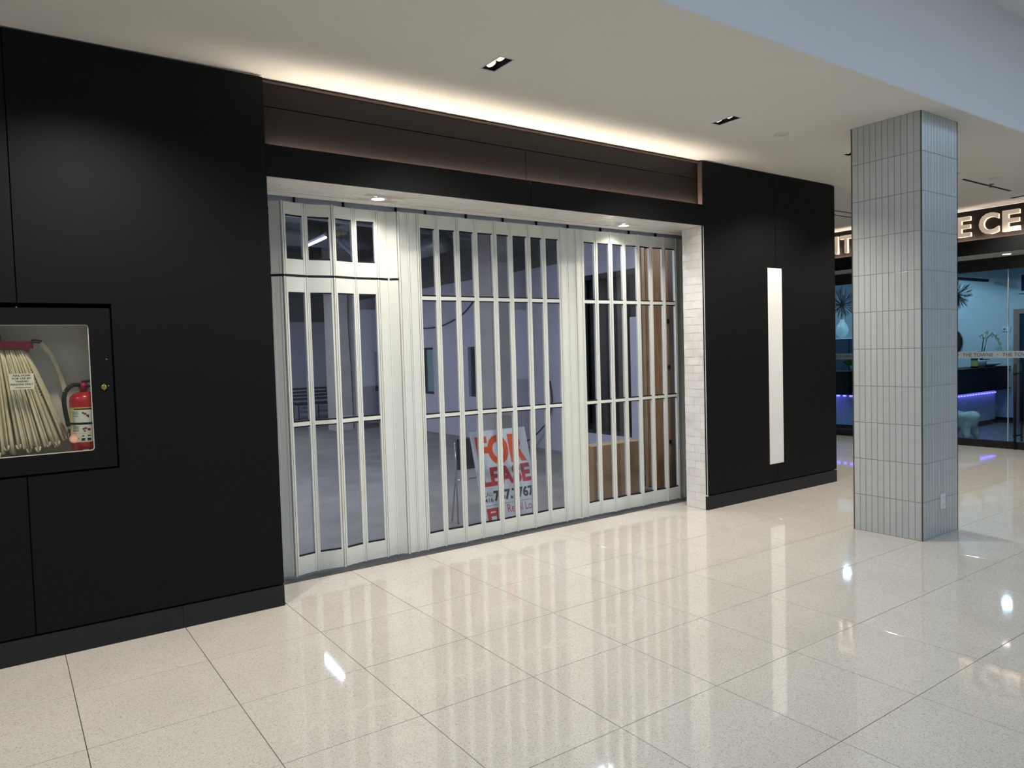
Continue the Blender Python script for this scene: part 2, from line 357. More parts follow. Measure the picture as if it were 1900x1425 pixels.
# ---- ceiling with openings for the recessed downlights
DL = [(-1.92, -0.893), (0.22, -0.893), (2.352, -0.893), (4.51, -0.89), (6.375, -0.89), (8.155, -0.89), (10.3, -0.79)]   # centres of 0.10 x 0.215 recesses; the first is added, unseen, to brighten the left floor
def slab_with_holes(x0, x1, y0, y1, z0, z1, holes):
    xs = sorted({x0, x1, *[a for h in holes for a in h[:2]]}); ys = sorted({y0, y1, *[a for h in holes for a in h[2:]]})
    bm = bmesh.new(); cells = set()
    for i in range(len(xs) - 1):
        for j in range(len(ys) - 1):
            cx, cy = (xs[i] + xs[i + 1]) / 2, (ys[j] + ys[j + 1]) / 2
            if not any(h[0] < cx < h[1] and h[2] < cy < h[3] for h in holes): cells.add((i, j))
    vt = {}
    def V(i, j, z):
        if (i, j, z) not in vt: vt[(i, j, z)] = bm.verts.new((xs[i], ys[j], z))
        return vt[(i, j, z)]
    for (i, j) in cells:
        bm.faces.new((V(i, j, z0), V(i + 1, j, z0), V(i + 1, j + 1, z0), V(i, j + 1, z0)))
        bm.faces.new((V(i, j, z1), V(i + 1, j, z1), V(i + 1, j + 1, z1), V(i, j + 1, z1)))
        for (di, dj, a, b) in ((-1, 0, (i, j), (i, j + 1)), (1, 0, (i + 1, j), (i + 1, j + 1)), (0, -1, (i, j), (i + 1, j)), (0, 1, (i, j + 1), (i + 1, j + 1))):
            if (i + di, j + dj) not in cells:
                bm.faces.new((V(*a, z0), V(*b, z0), V(*b, z1), V(*a, z1)))
    return bm
holes = [(x - 0.05, x + 0.05, y - 0.1075, y + 0.1075) for x, y in DL]
cl_ = slab_with_holes(-6.2, 10.78, -1.985, 0.11, H, H + 0.012, holes); box(cl_, 7.45, 10.78, 0.11, 4.4, H, H + 0.012)
mk('ceiling', cl_, M['ceiling'], kind='structure', label='flat off-white painted ceiling over the storefront')
mk('wall_bulkhead', B(-6.2, 15.0, -1.985, -1.90, H + 0.012, 4.285), M['bulkhead'], kind='structure', label='bluish white bulkhead rising above the ceiling edge')
ub = bmesh.new(); box(ub, -6.2, 15.0, -3.3, -1.985, 4.285, 4.4); box(ub, -6.2, 15.0, -9.6, -7.4, 4.285, 4.4)
box(ub, -6.2, -5.0, -7.4, -3.3, 4.285, 4.4); box(ub, 12.5, 15.0, -7.4, -3.3, 4.285, 4.4)
mk('ceiling_upper', ub, M['bulkhead'], kind='structure', label='pale upper ceiling around the skylight')
sk = empty('window_1', (3.75, -5.35, 4.34), kind='structure', label='skylight glazing bars over the mall hall')
for i in range(8):
    x = -5.0 + 17.5 * (i + 0.5) / 8
    mk('glazing_bar', B(x - 0.03, x + 0.03, -7.4, -3.3, 4.36, 4.44), M['plastic'], sk)
# ---- hall behind the camera (seen only in reflections)
bw = bmesh.new()
WIN = [(-4.6 + 3.4 * i, -3.9 + 3.4 * i) for i in range(5)]
xs_ = [-6.2] + [a for w in WIN for a in w] + [15.0]
for i in range(0, len(xs_), 2): box(bw, xs_[i], xs_[i + 1], -9.7, -9.6, 0, 4.4)
for a, b in WIN: box(bw, a, b, -9.7, -9.6, 0, 0.9); box(bw, a, b, -9.7, -9.6, 2.6, 4.4)
mk('wall_rear', bw, M['outer_wall'], kind='structure', label='pale hall wall with tall windows behind the viewer')
mk('wall_hall_end', B(-6.3, -6.2, -9.6, 0.2, 0, 4.4), M['outer_wall'], kind='structure', label='plain pale end wall of the hall')

# ---- black storefront cladding, left
def cladding(name, label):
    return empty(name, (0, 0, 0), kind='structure', label=label)
wl = cladding('wall_left', 'matt black panelled wall left of the folding door')
CX0, CX1, CZ0, CZ1 = -0.64, 0.309, 0.987, 1.908          # fire cabinet opening
SEAM = -0.126; ZK, ZT = 0.143, 3.318; g = 0.003
def clad(pts): return prism(bmesh.new(), pts, 'y', 0.0, 0.02)
mk('wall_panel', clad([(SEAM + g, ZK), (1.2, ZK), (1.2, ZT), (SEAM + g, ZT), (SEAM + g, CZ1), (CX1, CZ1), (CX1, CZ0), (SEAM + g, CZ0)]), M['black'], wl)
mk('wall_panel', clad([(-1.44, ZK), (SEAM - g, ZK), (SEAM - g, CZ0), (CX0, CZ0), (CX0, CZ1), (SEAM - g, CZ1), (SEAM - g, ZT), (-1.44, ZT)]), M['black'], wl)
for a, b in ((-2.77, -1.446), (-4.1, -2.776), (-5.43, -4.106), (-6.2, -5.436)): mk('wall_panel', B(a, b, 0, 0.02, ZK, ZT), M['black'], wl)
cores = bmesh.new()
box(cores, -6.2, CX0, 0.026, 0.30, 0, 3.33); box(cores, CX1, 1.19, 0.026, 0.30, 0, 3.33); box(cores, CX0, CX1, 0.026, 0.30, 0, CZ0); box(cores, CX0, CX1, 0.026, 0.30, CZ1, 3.33)
box(cores, CX0, CX1, 0.27, 0.30, CZ0, CZ1)
mk('wall_core', cores, M['recess'], wl)
bl = empty('baseboard_left', (0, 0, 0), kind='structure', label='charcoal baseboard under the left black wall')
for a, b in ((-6.2, -2.3), (-2.298, 0.598), (0.60, 1.2)): mk('baseboard_length', B(a, b, -0.002, 0.024, 0.0, 0.132), M['black_kick'], bl)
mk('return_panel', B(1.19, 1.2, 0.024, 0.44, 0.0, 2.715), M['black'], wl)

# ---- black storefront cladding, right
wr = cladding('wall_right', 'matt black panelled wall right of the folding door')
XR0, XR1, XS = 5.28, 7.492, 6.40
SX0, SX1, SZ0, SZ1 = 6.262, 6.512, 0.326, 2.366
mk('wall_panel', clad([(XR0, ZK), (XS - g, ZK), (XS - g, SZ0), (SX0, SZ0), (SX0, SZ1), (XS - g, SZ1), (XS - g, ZT), (XR0, ZT)]), M['black'], wr)
mk('wall_panel', clad([(XS + g, ZK), (XR1, ZK), (XR1, ZT), (XS + g, ZT), (XS + g, SZ1), (SX1, SZ1), (SX1, SZ0), (XS + g, SZ0)]), M['black'], wr)
mk('wall_panel', B(XR1 - 0.02, XR1, 0.023, 4.4, ZK, ZT), M['black'], wr)
rc = bmesh.new(); box(rc, 5.30, XR1 - 0.024, 0.026, 0.26, 0, 3.33); box(rc, 5.86, XR1 - 0.024, 0.26, 1.30, 0, 3.6); box(rc, 5.62, 5.86, 0.26, 0.50, 2.81, 2.86); box(rc, 7.1, XR1 - 0.024, 3.66, 4.4, 0, 3.33)
mk('wall_core', rc, M['recess'], wr)
br = empty('baseboard_right', (0, 0, 0), kind='structure', label='charcoal baseboard under the right black wall')
mk('baseboard_length', B(XR0, XS - 0.001, -0.002, 0.024, 0, 0.132), M['black_kick'], br); mk('baseboard_length', B(XS + 0.001, XR1, -0.002, 0.024, 0, 0.132), M['black_kick'], br)
mk('baseboard_length', B(XR1 - 0.018, XR1 + 0.004, 0.025, 4.4, 0, 0.132), M['black_kick'], br)
sp = empty('blade_panel', (6.387, 0.01, SZ0), label='tall narrow blank white panel set into the right black wall', cat='sign panel')
mk('face', B(SX0 + 0.003, SX1 - 0.003, 0.004, 0.022, SZ0 + 0.003, SZ1 - 0.003, bevel=0.002), M['panel_white'], sp)

# ---- header beam, lit bronze fascia, soffit
hb = empty('beam_header', (3.24, 0, 2.715), kind='structure', label='black header beam over the folding door')
for a, b in ((1.203, 3.255), (3.259, 5.277)): mk('header_panel', B(a, b, 0.0, 0.012, 2.715, 2.912), M['black'], hb)
mk('header_core', B(1.2, 5.28, 0.013, 0.048, 2.72, 2.886), M['recess'], hb)
mk('led_strip', B(1.23, 5.25, 0.020, 0.036, 2.886, 2.889), M['led_warm'], hb, label='warm light strip')
lamp('cove_light', 'AREA', (3.24, 0.029, 2.8915), P_COVE, WARM, hb, aim=(0, -0.55, 1), shape='RECTANGLE', size=4.0, size_y=0.014)
fa = empty('wall_fascia', (3.24, 0.06, 2.87), kind='structure', label='bronze fascia panels lit from below above the header')
ZS0, ZS1 = 3.158, 3.164
mk('fascia_panel', B(1.2, 5.28, 0.05, 0.07, ZS1, 3.306), M['brown'], fa)
mk('fascia_panel', B(1.2, 3.249, 0.052, 0.07, 2.85, ZS0), M['brown'], fa); mk('fascia_panel', B(3.254, 5.28, 0.052, 0.07, 2.85, ZS0), M['brown'], fa)
mk('fascia_lip', B(1.2, 5.28, 0.036, 0.07, 3.3065, 3.317), M['brown_lip'], fa)
mk('fascia_core', B(1.2, 5.28, 0.0705, 0.10, 2.73, 3.33), M['recess'], fa)
mk('return_strip', B(5.272, 5.2795, 0.0, 0.05, 2.914, 3.316), M['brown_lip'], fa)
so = empty('ceiling_soffit', (3.24, 0.25, 2.715), kind='structure', label='white tiled soffit with two round downlights over the folding door')
SL = [(2.09, 0.30), (4.57, 0.33)]
mk('soffit_board', slab_with_holes(1.2, 5.62, 0.0125, 0.50, 2.719, 2.73, [(x - 0.05, x + 0.05, y - 0.05, y + 0.05) for x, y in SL]), M['white_grout'], so)
st = bmesh.new(); random.seed(3)
for r in range(5):
    y0 = 0.014 + r * 0.076; x = 1.2 - (0.075 if r % 2 else 0.0)
    while x < 5.6:
        x0, x1 = max(x, 1.2), min(x + 0.15, 5.6)
        if x1 - x0 > 0.02 and not any(x0 - 0.06 < lx < x1 + 0.06 and y0 - 0.06 < ly < y0 + 0.136 for lx, ly in SL):
            dz = [random.uniform(-0.0022, 0.0) for _ in range(4)]
            v = [st.verts.new(c) for c in ((x0 + .001, y0 + .001, 2.716 + dz[0]), (x1 - .001, y0 + .001, 2.716 + dz[1]), (x1 - .001, y0 + .075, 2.716 + dz[2]), (x0 + .001, y0 + .075, 2.716 + dz[3]))]
            w = [st.verts.new((q.co.x, q.co.y, 2.7188)) for q in v]
            st.faces.new(v); st.faces.new(w)
            for i in range(4): st.faces.new((v[i], v[(i + 1) % 4], w[(i + 1) % 4], w[i]))
        x += 0.15
mk('soffit_tile', st, M['white_tile'], so, kind='stuff')
mk('soffit_trim', B(1.2, 5.62, 0.40, 0.50, 2.7105, 2.719), M['white_trim'], so)
mk('soffit_back', B(0.9, 7.1, 0.44, 0.50, 2.805, 4.4), M['recess'], so)
for i, (x, y) in enumerate(SL):
    e = empty('soffit_downlight', (x, y, 2.712), label=['round lit downlight in the white soffit near the left black wall', 'round lit downlight in the white soffit near the white return'][i], cat='downlight', group='soffit downlights')
    b = lathe(bmesh.new(), [(0.047, 0.004), (0.047, -0.003), (0.066, -0.003), (0.068, 0.003), (0.047, 0.004)], x, y, 2.7135, 28)
    mk('trim_ring', b, M['plastic'], e, smooth=False)
    mk('lens', lathe(bmesh.new(), [(0.0, 0.0), (0.045, 0.0), (0.045, 0.006), (0.0, 0.006)], x, y, 2.7165, 24), M['soffit_bulb'], e)
    lamp('downlight_lamp', 'SPOT', (x, y, 2.705), P_SOFFIT, NEUTRAL, e, aim=(0, 0.04, -1), spot_size=math.radians(140), spot_blend=0.95, shadow_soft_size=0.045)

# ---- white tiled return on the right of the opening
rt = empty('wall_return', (5.28, 0.13, 0), kind='structure', label='white glazed tile return wall beside the right black panel')
mk('return_backing', B(5.286, 5.30, 0.002, 0.265, 0, 2.719), M['white_grout'], rt)
mk('corner_trim', B(5.2795, 5.2835, -0.0015, 0.0035, 0.133, 2.712), M['plastic'], rt)
random.seed(11); row = 0; z = 0.002
while z < 2.70:
    h = 0.0775; z1 = min(z + h, 2.712)
    cuts = [0.004, 0.152, 0.265] if row % 2 else [0.004, 0.078, 0.226, 0.265]
    for a, b in zip(cuts, cuts[1:]):
        bm = bmesh.new(); t = [random.uniform(0, 0.0042) for _ in range(4)]
        q = [(a + .001, z + .001), (b - .001, z + .001), (b - .001, z1 - .001), (a + .001, z1 - .001)]
        fr = [bm.verts.new((5.2815 + t[i], *q[i])) for i in range(4)]; bk = [bm.verts.new((5.286, *q[i])) for i in range(4)]
        bm.faces.new(fr); bm.faces.new(bk)
        for i in range(4): bm.faces.new((fr[i], fr[(i + 1) % 4], bk[(i + 1) % 4], bk[i]))
        mk('tile', bm, M['white_tile'], rt)
    z += h; row += 1

# ---- threshold and vacant unit shell
mk('trim_1', B(1.2, 5.76, 0.42, 0.72, -0.02, -0.001), M['threshold'], kind='structure', label='dark concrete threshold strip under the folding door')
mk('floor_unit', B(0.9, 7.1, 0.72, 14.1, -0.06, -0.001), M['unit_floor'], kind='structure', label='bare concrete floor of the vacant unit')
mk('ceiling_unit', B(0.9, 7.1, 0.5, 14.1, 4.3, 4.4), M['unit_ceiling'], kind='structure', label='dark exposed ceiling of the vacant unit')
ubk = empty('wall_unit_back', (4, 14, 0), kind='structure', label='grey drywall back wall of the vacant unit')
mk('drywall', B(0.9, 7.1, 14.0, 14.1, 0, 2.5), M['unit_wall'], ubk); mk('upper_wall', B(0.9, 7.1, 14.0, 14.1, 2.5, 4.3), M['unit_block'], ubk)
mk('wall_unit_left', B(0.9, 1.0, 0.30, 14.0, 0, 4.3), M['unit_wall'], kind='structure', label='grey drywall left wall of the vacant unit')
ubr = empty('wall_unit_right', (6.95, 8, 0), kind='structure', label='grey drywall side wall with windows in the vacant unit')
UW = [(6.35, 6.92, 0.765, 1.69), (8.25, 8.82, 0.765, 1.71), (10.62, 11.18, 0.75, 1.67), (13.0, 13.85, 0.06, 2.25)]
dw = bmesh.new(); ycur = 3.66
for a, b, z0, z1 in UW:
    box(dw, 6.9, 7.08, ycur, a, 0, 2.91); box(dw, 6.9, 7.08, a, b, 0, z0); box(dw, 6.9, 7.08, a, b, z1, 2.91); ycur = b
box(dw, 6.9, 7.08, ycur, 14.0, 0, 2.91); box(dw, 6.9, 7.08, 1.30, 3.66, 2.665, 3.6)
mk('drywall', dw, M['unit_wall'], ubr)
mk('upper_wall', B(6.93, 7.08, 3.66, 14.0, 2.91, 4.3), M['unit_block'], ubr); mk('upper_wall', B(6.93, 7.08, 0.5, 3.66, 3.6, 4.3), M['unit_block'], ubr)
mk('sill_wall', B(6.9, 7.08, 1.30, 3.66, 0, 0.335), M['unit_wall'], ubr)
for i, (a, b, z0, z1) in enumerate(UW):
    w = empty('window_%d' % (i + 2), (6.99, (a + b) / 2, z0), kind='structure', label='dark framed window in the side wall of the vacant unit')
    fr = bmesh.new(); t = 0.045
    for bx_ in ((a, a + t, z0, z1), (b - t, b, z0, z1), (a, b, z0, z0 + t), (a, b, z1 - t, z1)): box(fr, 6.96, 7.02, *bx_)
    if i == 3: box(fr, 6.96, 7.02, a, b, 1.98, 2.03)
    mk('window_frame', fr, M['dark_frame'], w)
    mk('pane', B(6.985, 6.995, a + t, b - t, z0 + t, z1 - t), M['glass_green'], w)
# side glazing towards the corridor
sg = empty('window_6', (6.98, 2.5, 0.335), kind='structure', label='dark tinted side glazing of the vacant unit beside the wooden door')
YM = [1.32, 2.05, 2.78, 3.45, 3.64]
for y in YM: mk('mullion', B(6.94, 7.04, y - 0.022, y + 0.022, 0.335, 2.665), M['dark_frame'], sg)
mk('transom', B(6.94, 7.04, 1.30, 3.66, 0.335, 0.38), M['dark_frame'], sg); mk('transom', B(6.94, 7.04, 1.30, 3.66, 2.60, 2.665), M['dark_frame'], sg)
for a, b in zip(YM, YM[1:]):
    mk('pane', B(6.98, 6.992, a + 0.022, b - 0.022, 0.38, 2.60), M['glass_dark'], sg)
# concrete columns of the unit
cb = bmesh.new(); box(cb, 6.08, 6.5, 4.85, 5.35, 0, 3.0, bevel=0.01); box(cb, 6.09, 6.49, 4.86, 5.34, 3.0, 4.3)
mk('column_concrete', cb, M['concrete'], kind='structure', label='bare concrete column in the vacant unit behind the lease sign')
cb = bmesh.new(); box(cb, 5.52, 6.02, 10.0, 10.5, 0, 4.3, bevel=0.01)
mk('column_concrete', cb, M['concrete'], kind='structure', label='bare concrete column in the vacant unit behind the left door leaves')
# jamb behind the return
mk('wall_jamb', B(5.66, 5.70, 0.27, 0.74, 0, 2.8), mat('jamb_grey', (118, 118, 120), 0.5, 0.4, noise=(5, 0.05)), kind='structure', label='grey end jamb of the folding door')

# ================================================================== FOLDING DOOR
YD = 0.535
door = empty('door_1', (3.5, YD, 0), kind='structure', label='white folding glass closure across the vacant shop opening')
def seg_frame(xa, ya, xb, yb):
    a, b = Vector((xa, ya, 0)), Vector((xb, yb, 0)); d = (b - a).normalized(); n = Vector((d.y, -d.x, 0))
    return a, d, n, (b - a).length
def obox(bm, fr, u0, u1, z0, z1, t0, t1):
    a, d, n, L = fr
    vs_ = [bm.verts.new(a + d * u + n * t + Vector((0, 0, z))) for u in (u0, u1) for t in (t0, t1) for z in (z0, z1)]
    for f in ((0, 1, 3, 2), (4, 6, 7, 5), (0, 4, 5, 1), (2, 3, 7, 6), (0, 2, 6, 4), (1, 5, 7, 3)): bm.faces.new([vs_[i] for i in f])
STI = 0.013
def leaf(xa, ya, xb, yb, rails, name='leaf', ztop=None):
    """rails: list of (z0, z1) solid rails; panes fill the gaps between them"""
    fr = seg_frame(xa, ya, xb, yb); L = fr[3]; e = 0.0095
    z0, z1 = rails[0][0], rails[-1][1]
    bm = bmesh.new(); obox(bm, fr, e, e + STI, z0, z1, -0.012, 0.012); obox(bm, fr, L - e - STI, L - e, z0, z1, -0.012, 0.012)
    for a, b in rails: obox(bm, fr, e + STI, L - e - STI, a, b, -0.010, 0.010)
    lf = mk(name, bm, M['door_white'], door, origin=((xa + xb) / 2, (ya + yb) / 2, z0))
    gk = bmesh.new()
    for (a, b), (c, d) in zip(rails, rails[1:]):
        p = bmesh.new(); obox(p, fr, e + STI, L - e - STI, b, c, -0.003, 0.003); mk('glass_pane', p, M['glass'], lf, origin=WORLD_LOC[lf.name])
        obox(gk, fr, e + STI, L - e - STI, b, b + 0.011, -0.008, 0.0085); obox(gk, fr, e + STI, L - e - STI, c - 0.009, c, -0.008, 0.0085)
    if len(rails) > 1: mk('gasket', gk, M['gasket'], lf, origin=WORLD_LOC[lf.name])
    return lf
def hinge(x, y, z0, z1):
    bm = bmesh.new(); n = 10
    lathe(bm, [(0.0068, z0), (0.0068, z1)], x, y - 0.010, 0, n); box(bm, x - 0.0065, x + 0.0065, y - 0.006, y + 0.010, z0 + 0.004, z1 - 0.004)
    mk('hinge_strip', bm, M['hinge_white'], door, origin=(x, y, z0))
ZB, ZTOP = 0.018, 2.678
def zig(i, amp): return YD + (amp if i % 2 == 0 else -amp)
# section beside the left wall: transom split at z 2.16
XA = [1.37, 1.448, 1.620, 1.815, 1.995, 2.178]
yA = [YD + 0.03, YD - 0.022, YD + 0.012, YD - 0.022, YD + 0.014, YD + 0.008]
low = [(ZB, 0.150), (1.088, 1.116), (2.045, 2.152)]; up = [(2.170, 2.278), (2.590, ZTOP)]
for i in range(5):
    if i == 0:
        leaf(XA[0], yA[0], XA[1], yA[1], [(ZB, 2.152)], 'solid_leaf'); leaf(XA[0], yA[0], XA[1], yA[1], [(2.170, ZTOP)], 'solid_leaf')
    else:
        leaf(XA[i], yA[i], XA[i + 1], yA[i + 1], low); leaf(XA[i], yA[i], XA[i + 1], yA[i + 1], up)
gap_strip = bmesh.new(); XT, yT = XA[:6] + [2.272, 2.342], yA[:6] + [YD + 0.022, YD - 0.020]
for i in range(7): fr_ = seg_frame(XT[i], yT[i], XT[i + 1], yT[i + 1]); obox(gap_strip, fr_, 0.0, fr_[3], 2.1525, 2.1695, -0.009, 0.009)
mk('transom_seal', gap_strip, M['gasket'], door)  # black strip fills the open transom gap, standing in for its shade
for i in range(1, 6): hinge(XA[i], yA[i], ZB - 0.004, 2.154); hinge(XA[i], yA[i], 2.168, ZTOP + 0.003)
# folded solid leaves between the sections
def solids(xs, ys, split=None):
    for i in range(len(xs) - 1):
        if split and xs[i + 1] <= split + 1e-6:
            leaf(xs[i], ys[i], xs[i + 1], ys[i + 1], [(ZB, 2.152)], 'solid_leaf'); leaf(xs[i], ys[i], xs[i + 1], ys[i + 1], [(2.170, ZTOP)], 'solid_leaf')
        else: leaf(xs[i], ys[i], xs[i + 1], ys[i + 1], [(ZB, ZTOP)], 'solid_leaf')
        if i: hinge(xs[i], ys[i], ZB - 0.004, ZTOP + 0.002)
solids([2.178, 2.272, 2.346, 2.428, 2.508], [YD + 0.008, YD + 0.022, YD - 0.022, YD - 0.018, YD - 0.026], split=2.346)
XB = [2.508, 2.686, 2.868, 3.050, 3.236, 3.408, 3.593, 3.768, 3.952]
yB = [YD + v for v in (-0.026, -0.012, -0.024, -0.012, -0.022, -0.010, -0.020, -0.008, -0.016)]
full = [(ZB, 0.140), (1.068, 1.094), (2.006, 2.034), (2.571, ZTOP)]
for i in range(len(XB) - 1): leaf(XB[i], yB[i], XB[i + 1], yB[i + 1], full)
for i in range(len(XB)): hinge(XB[i], yB[i], ZB - 0.004, ZTOP + 0.003)
solids([3.952, 4.048, 4.132, 4.205], [YD - 0.016, YD - 0.004, YD - 0.020, YD - 0.014])
XC = [4.205, 4.385, 4.558, 4.742, 4.920, 5.108, 5.280, 5.470]
yC = [YD + v for v in (-0.014, -0.004, -0.020, -0.006, -0.022, -0.006, -0.018, -0.006)]
for i in range(len(XC) - 1): leaf(XC[i], yC[i], XC[i + 1], yC[i + 1], full)
for i in range(len(XC)): hinge(XC[i], yC[i], ZB - 0.004, ZTOP + 0.003)
solids([5.470, 5.560, 5.655], [YD - 0.006, YD + 0.012, YD - 0.004])
mk('track', B(1.2, 5.66, 0.575, 0.66, 2.66, 2.80), M['track'], door)
for x in [1.56, 1.93, 2.36, 2.62, 3.0, 3.37, 3.73, 4.09, 4.49, 4.86, 5.23]:
    mk('track_hanger', B(x - 0.006, x + 0.006, 0.555, 0.575, 2.66, 2.735), M['gasket'], door)
lk = [(5.585, 1.44, 0.055, 0.10), (5.592, 1.06, 0.045, 0.055)]
for x, z, w, h in lk: mk('lock_plate', B(x - 0.012, x + 0.03, YD - 0.045, YD - 0.012, z - h / 2, z + h / 2, bevel=0.002), M['gasket'], door)
b = B(5.588, 5.604, YD - 0.035, YD - 0.012, 0.62, 0.76); lathe(b, [(0.018, -0.05), (0.018, -0.014)], 5.596, YD, 0.63, 12, 'y'); mk('lock_pull', b, M['chrome'], door)

# ================================================================== TILED COLUMN
KX0, KX1, KY0, KY1 = 5.622, 6.213, -1.830, -1.268
colm = empty('column_tiled', (5.92, -1.55, 0), kind='structure', label='square mall column clad in tall narrow grey glass tiles')
mk('column_core', B(KX0 + 0.002, KX1 - 0.002, KY0 + 0.002, KY1 - 0.002, 0, H), M['column_grout'], colm)
random.seed(5); NR = 11; rh = H / NR
nL, nR = 11, 12
def tile_box(wx, wy, h):
    b = B(-wx / 2, wx / 2, -wy / 2, wy / 2, 0, h, bevel=0.0012); me = bpy.data.meshes.new('tile'); bmesh.ops.recalc_face_normals(b, faces=b.faces); b.to_mesh(me); b.free(); me.materials.append(M['column_tile']); return me
gp = 0.0027
pitL = (KY1 - KY0 - 0.016) / nL; pitR = (KX1 - KX0 - 0.016) / nR
meL = tile_box(0.006, pitL - 2 * gp, rh - 2 * gp); meR = tile_box(pitR - 2 * gp, 0.006, rh - 2 * gp)
for r in range(NR):
    for c in range(nL): place('tile', meL, (KX0 + 0.003, KY0 + 0.008 + (c + .5) * pitL, r * rh + gp), colm)
    for c in range(nR): place('tile', meR, (KX0 + 0.008 + (c + .5) * pitR, KY0 + 0.003, r * rh + gp), colm)
bs = bmesh.new()
for r in range(NR):
    for c in range(nL): y = KY0 + 0.008 + (c + .5) * pitL; box(bs, KX1 - 0.006, KX1, y - pitL / 2 + gp, y + pitL / 2 - gp, r * rh + gp, (r + 1) * rh - gp)
    for c in range(nR): x = KX0 + 0.008 + (c + .5) * pitR; box(bs, x - pitR / 2 + gp, x + pitR / 2 - gp, KY1 - 0.006, KY1, r * rh + gp, (r + 1) * rh - gp)
mk('tile_field', bs, M['column_tile'], colm, kind='stuff')
for x, y in ((KX0, KY0), (KX1, KY0), (KX0, KY1), (KX1, KY1)):
    mk('corner_trim', B(x - 0.001 if x == KX0 else x - 0.006, x + 0.006 if x == KX0 else x + 0.001, y - 0.001 if y == KY0 else y - 0.006, y + 0.006 if y == KY0 else y + 0.001, 0, H - 0.001), M['metal_edge'], colm)
ol = empty('wall_outlet', (5.94, KY0 - 0.004, 0.212), label='white wall outlet low on the tiled column', cat='outlet')
mk('cover_plate', B(5.902, 5.976, KY0 - 0.008, KY0 - 0.0005, 0.212, 0.336, bevel=0.002), M['plastic'], ol)
for z in (0.245, 0.303):
    s = mk('socket', B(5.922, 5.956, KY0 - 0.011, KY0 - 0.007, z - 0.022, z + 0.022, bevel=0.003), M['plastic'], ol)
    sb = B(5.930, 5.933, KY0 - 0.0115, KY0 - 0.0105, z - 0.004, z + 0.010); box(sb, 5.945, 5.948, KY0 - 0.0115, KY0 - 0.0105, z - 0.004, z + 0.008); lathe(sb, [(0.003, -0.0115), (0.003, -0.0105)], 5.939, KY0, z - 0.012, 8, 'y')
    mk('socket_slots', sb, M['slot_dark'], s, origin=WORLD_LOC[s.name])

# ================================================================== CEILING FITTINGS
DLL = ['recessed twin-bulb downlight farthest left in the ceiling, beyond the fire cabinet', 'recessed twin-bulb downlight in the ceiling above the fire cabinet wall', 'recessed twin-bulb downlight nearest in the ceiling, above the door', 'recessed twin-bulb downlight between the nearest one and the column',
       'recessed downlight partly hidden left of the tiled column', 'recessed downlight just showing right of the tiled column', 'recessed downlight at the right edge by the lit letters']
for i, (x, y) in enumerate(DL):
    e = empty('recessed_downlight', (x, y, H), label=DLL[i], cat='downlight', group='twin recessed ceiling downlights')
    b = bmesh.new(); hx, hy, d = 0.0498, 0.1073, 0.11
    for q in ((x - hx, x - hx + .003, y - hy, y + hy), (x + hx - .003, x + hx, y - hy, y + hy), (x - hx, x + hx, y - hy, y - hy + .003), (x - hx, x + hx, y + hy - .003, y + hy)): box(b, *q, H + 0.003, H + d)
    box(b, x - hx, x + hx, y - hy, y + hy, H + d, H + d + 0.004)
    mk('housing', b, M['recess'], e)
    tr = bmesh.new()
    for q in ((x - hx - .006, x - hx, y - hy - .006, y + hy + .006), (x + hx, x + hx + .006, y - hy - .006, y + hy + .006), (x - hx, x + hx, y - hy - .006, y - hy), (x - hx, x + hx, y + hy, y + hy + .006)): box(tr, *q, H - 0.003, H)
    mk('trim', tr, M['smoke_white'], e)
    for s in (-1, 1):
        c = Vector((x - 0.006, y + s * 0.053, H + 0.022)); rot = Matrix.Rotation(math.radians(-24), 4, 'X') @ Matrix.Rotation(math.radians(-14), 4, 'Y')
        b = lathe(bmesh.new(), [(0.0, -0.004), (0.024, 0.000), (0.031, -0.004), (0.034, 0.004), (0.030, 0.03), (0.016, 0.05)], 0, 0, 0, 24)
        bmesh.ops.transform(b, matrix=Matrix.Translation(c) @ rot, verts=b.verts)
        mk('bulb', b, M['bulb'], e, smooth=True)
    lamp('downlight_lamp', 'SPOT', (x, y, H - 0.012), P_DOWN, NEUTRAL, e, aim=(0, 0.06, -1), spot_size=math.radians(128), spot_blend=0.7, shadow_soft_size=0.05)
def disc(name, x, y, r, label, cat):
    e = empty(name, (x, y, H), label=label, cat=cat)
    mk('base_plate', lathe(bmesh.new(), [(0.0, 0.0), (r, 0.0), (r, -0.004), (r * .86, -0.008), (r * .86, -0.006), (0.0, -0.006)], x, y, H, 28), M['smoke_white'], e)
    mk('cover', lathe(bmesh.new(), [(r * .80, -0.0055), (r * .76, -0.011), (0.0, -0.013)], x, y, H, 28), M['smoke_white'], e)
disc('ceiling_speaker', 5.225, -0.89, 0.06, 'small round off-white cover plate in the ceiling left of the column', 'ceiling plate')
disc('smoke_detector', 8.82, -1.09, 0.06, 'small round detector on the ceiling right of the column', 'detector')
e = empty('ceiling_sprinkler', (9.137, -0.92, H), label='small dark sprinkler head beside the black ceiling slot', cat='sprinkler')
mk('escutcheon', lathe(bmesh.new(), [(0.0, 0.0), (0.035, 0.0), (0.025, -0.008), (0.0, -0.009)], 9.137, -0.92, H, 16), M['metal_edge'], e)
mk('sprinkler_head', lathe(bmesh.new(), [(0.008, -0.008), (0.008, -0.03), (0.018, -0.032), (0.018, -0.035), (0.0, -0.036)], 9.137, -0.92, H, 12), M['metal_edge'], e)
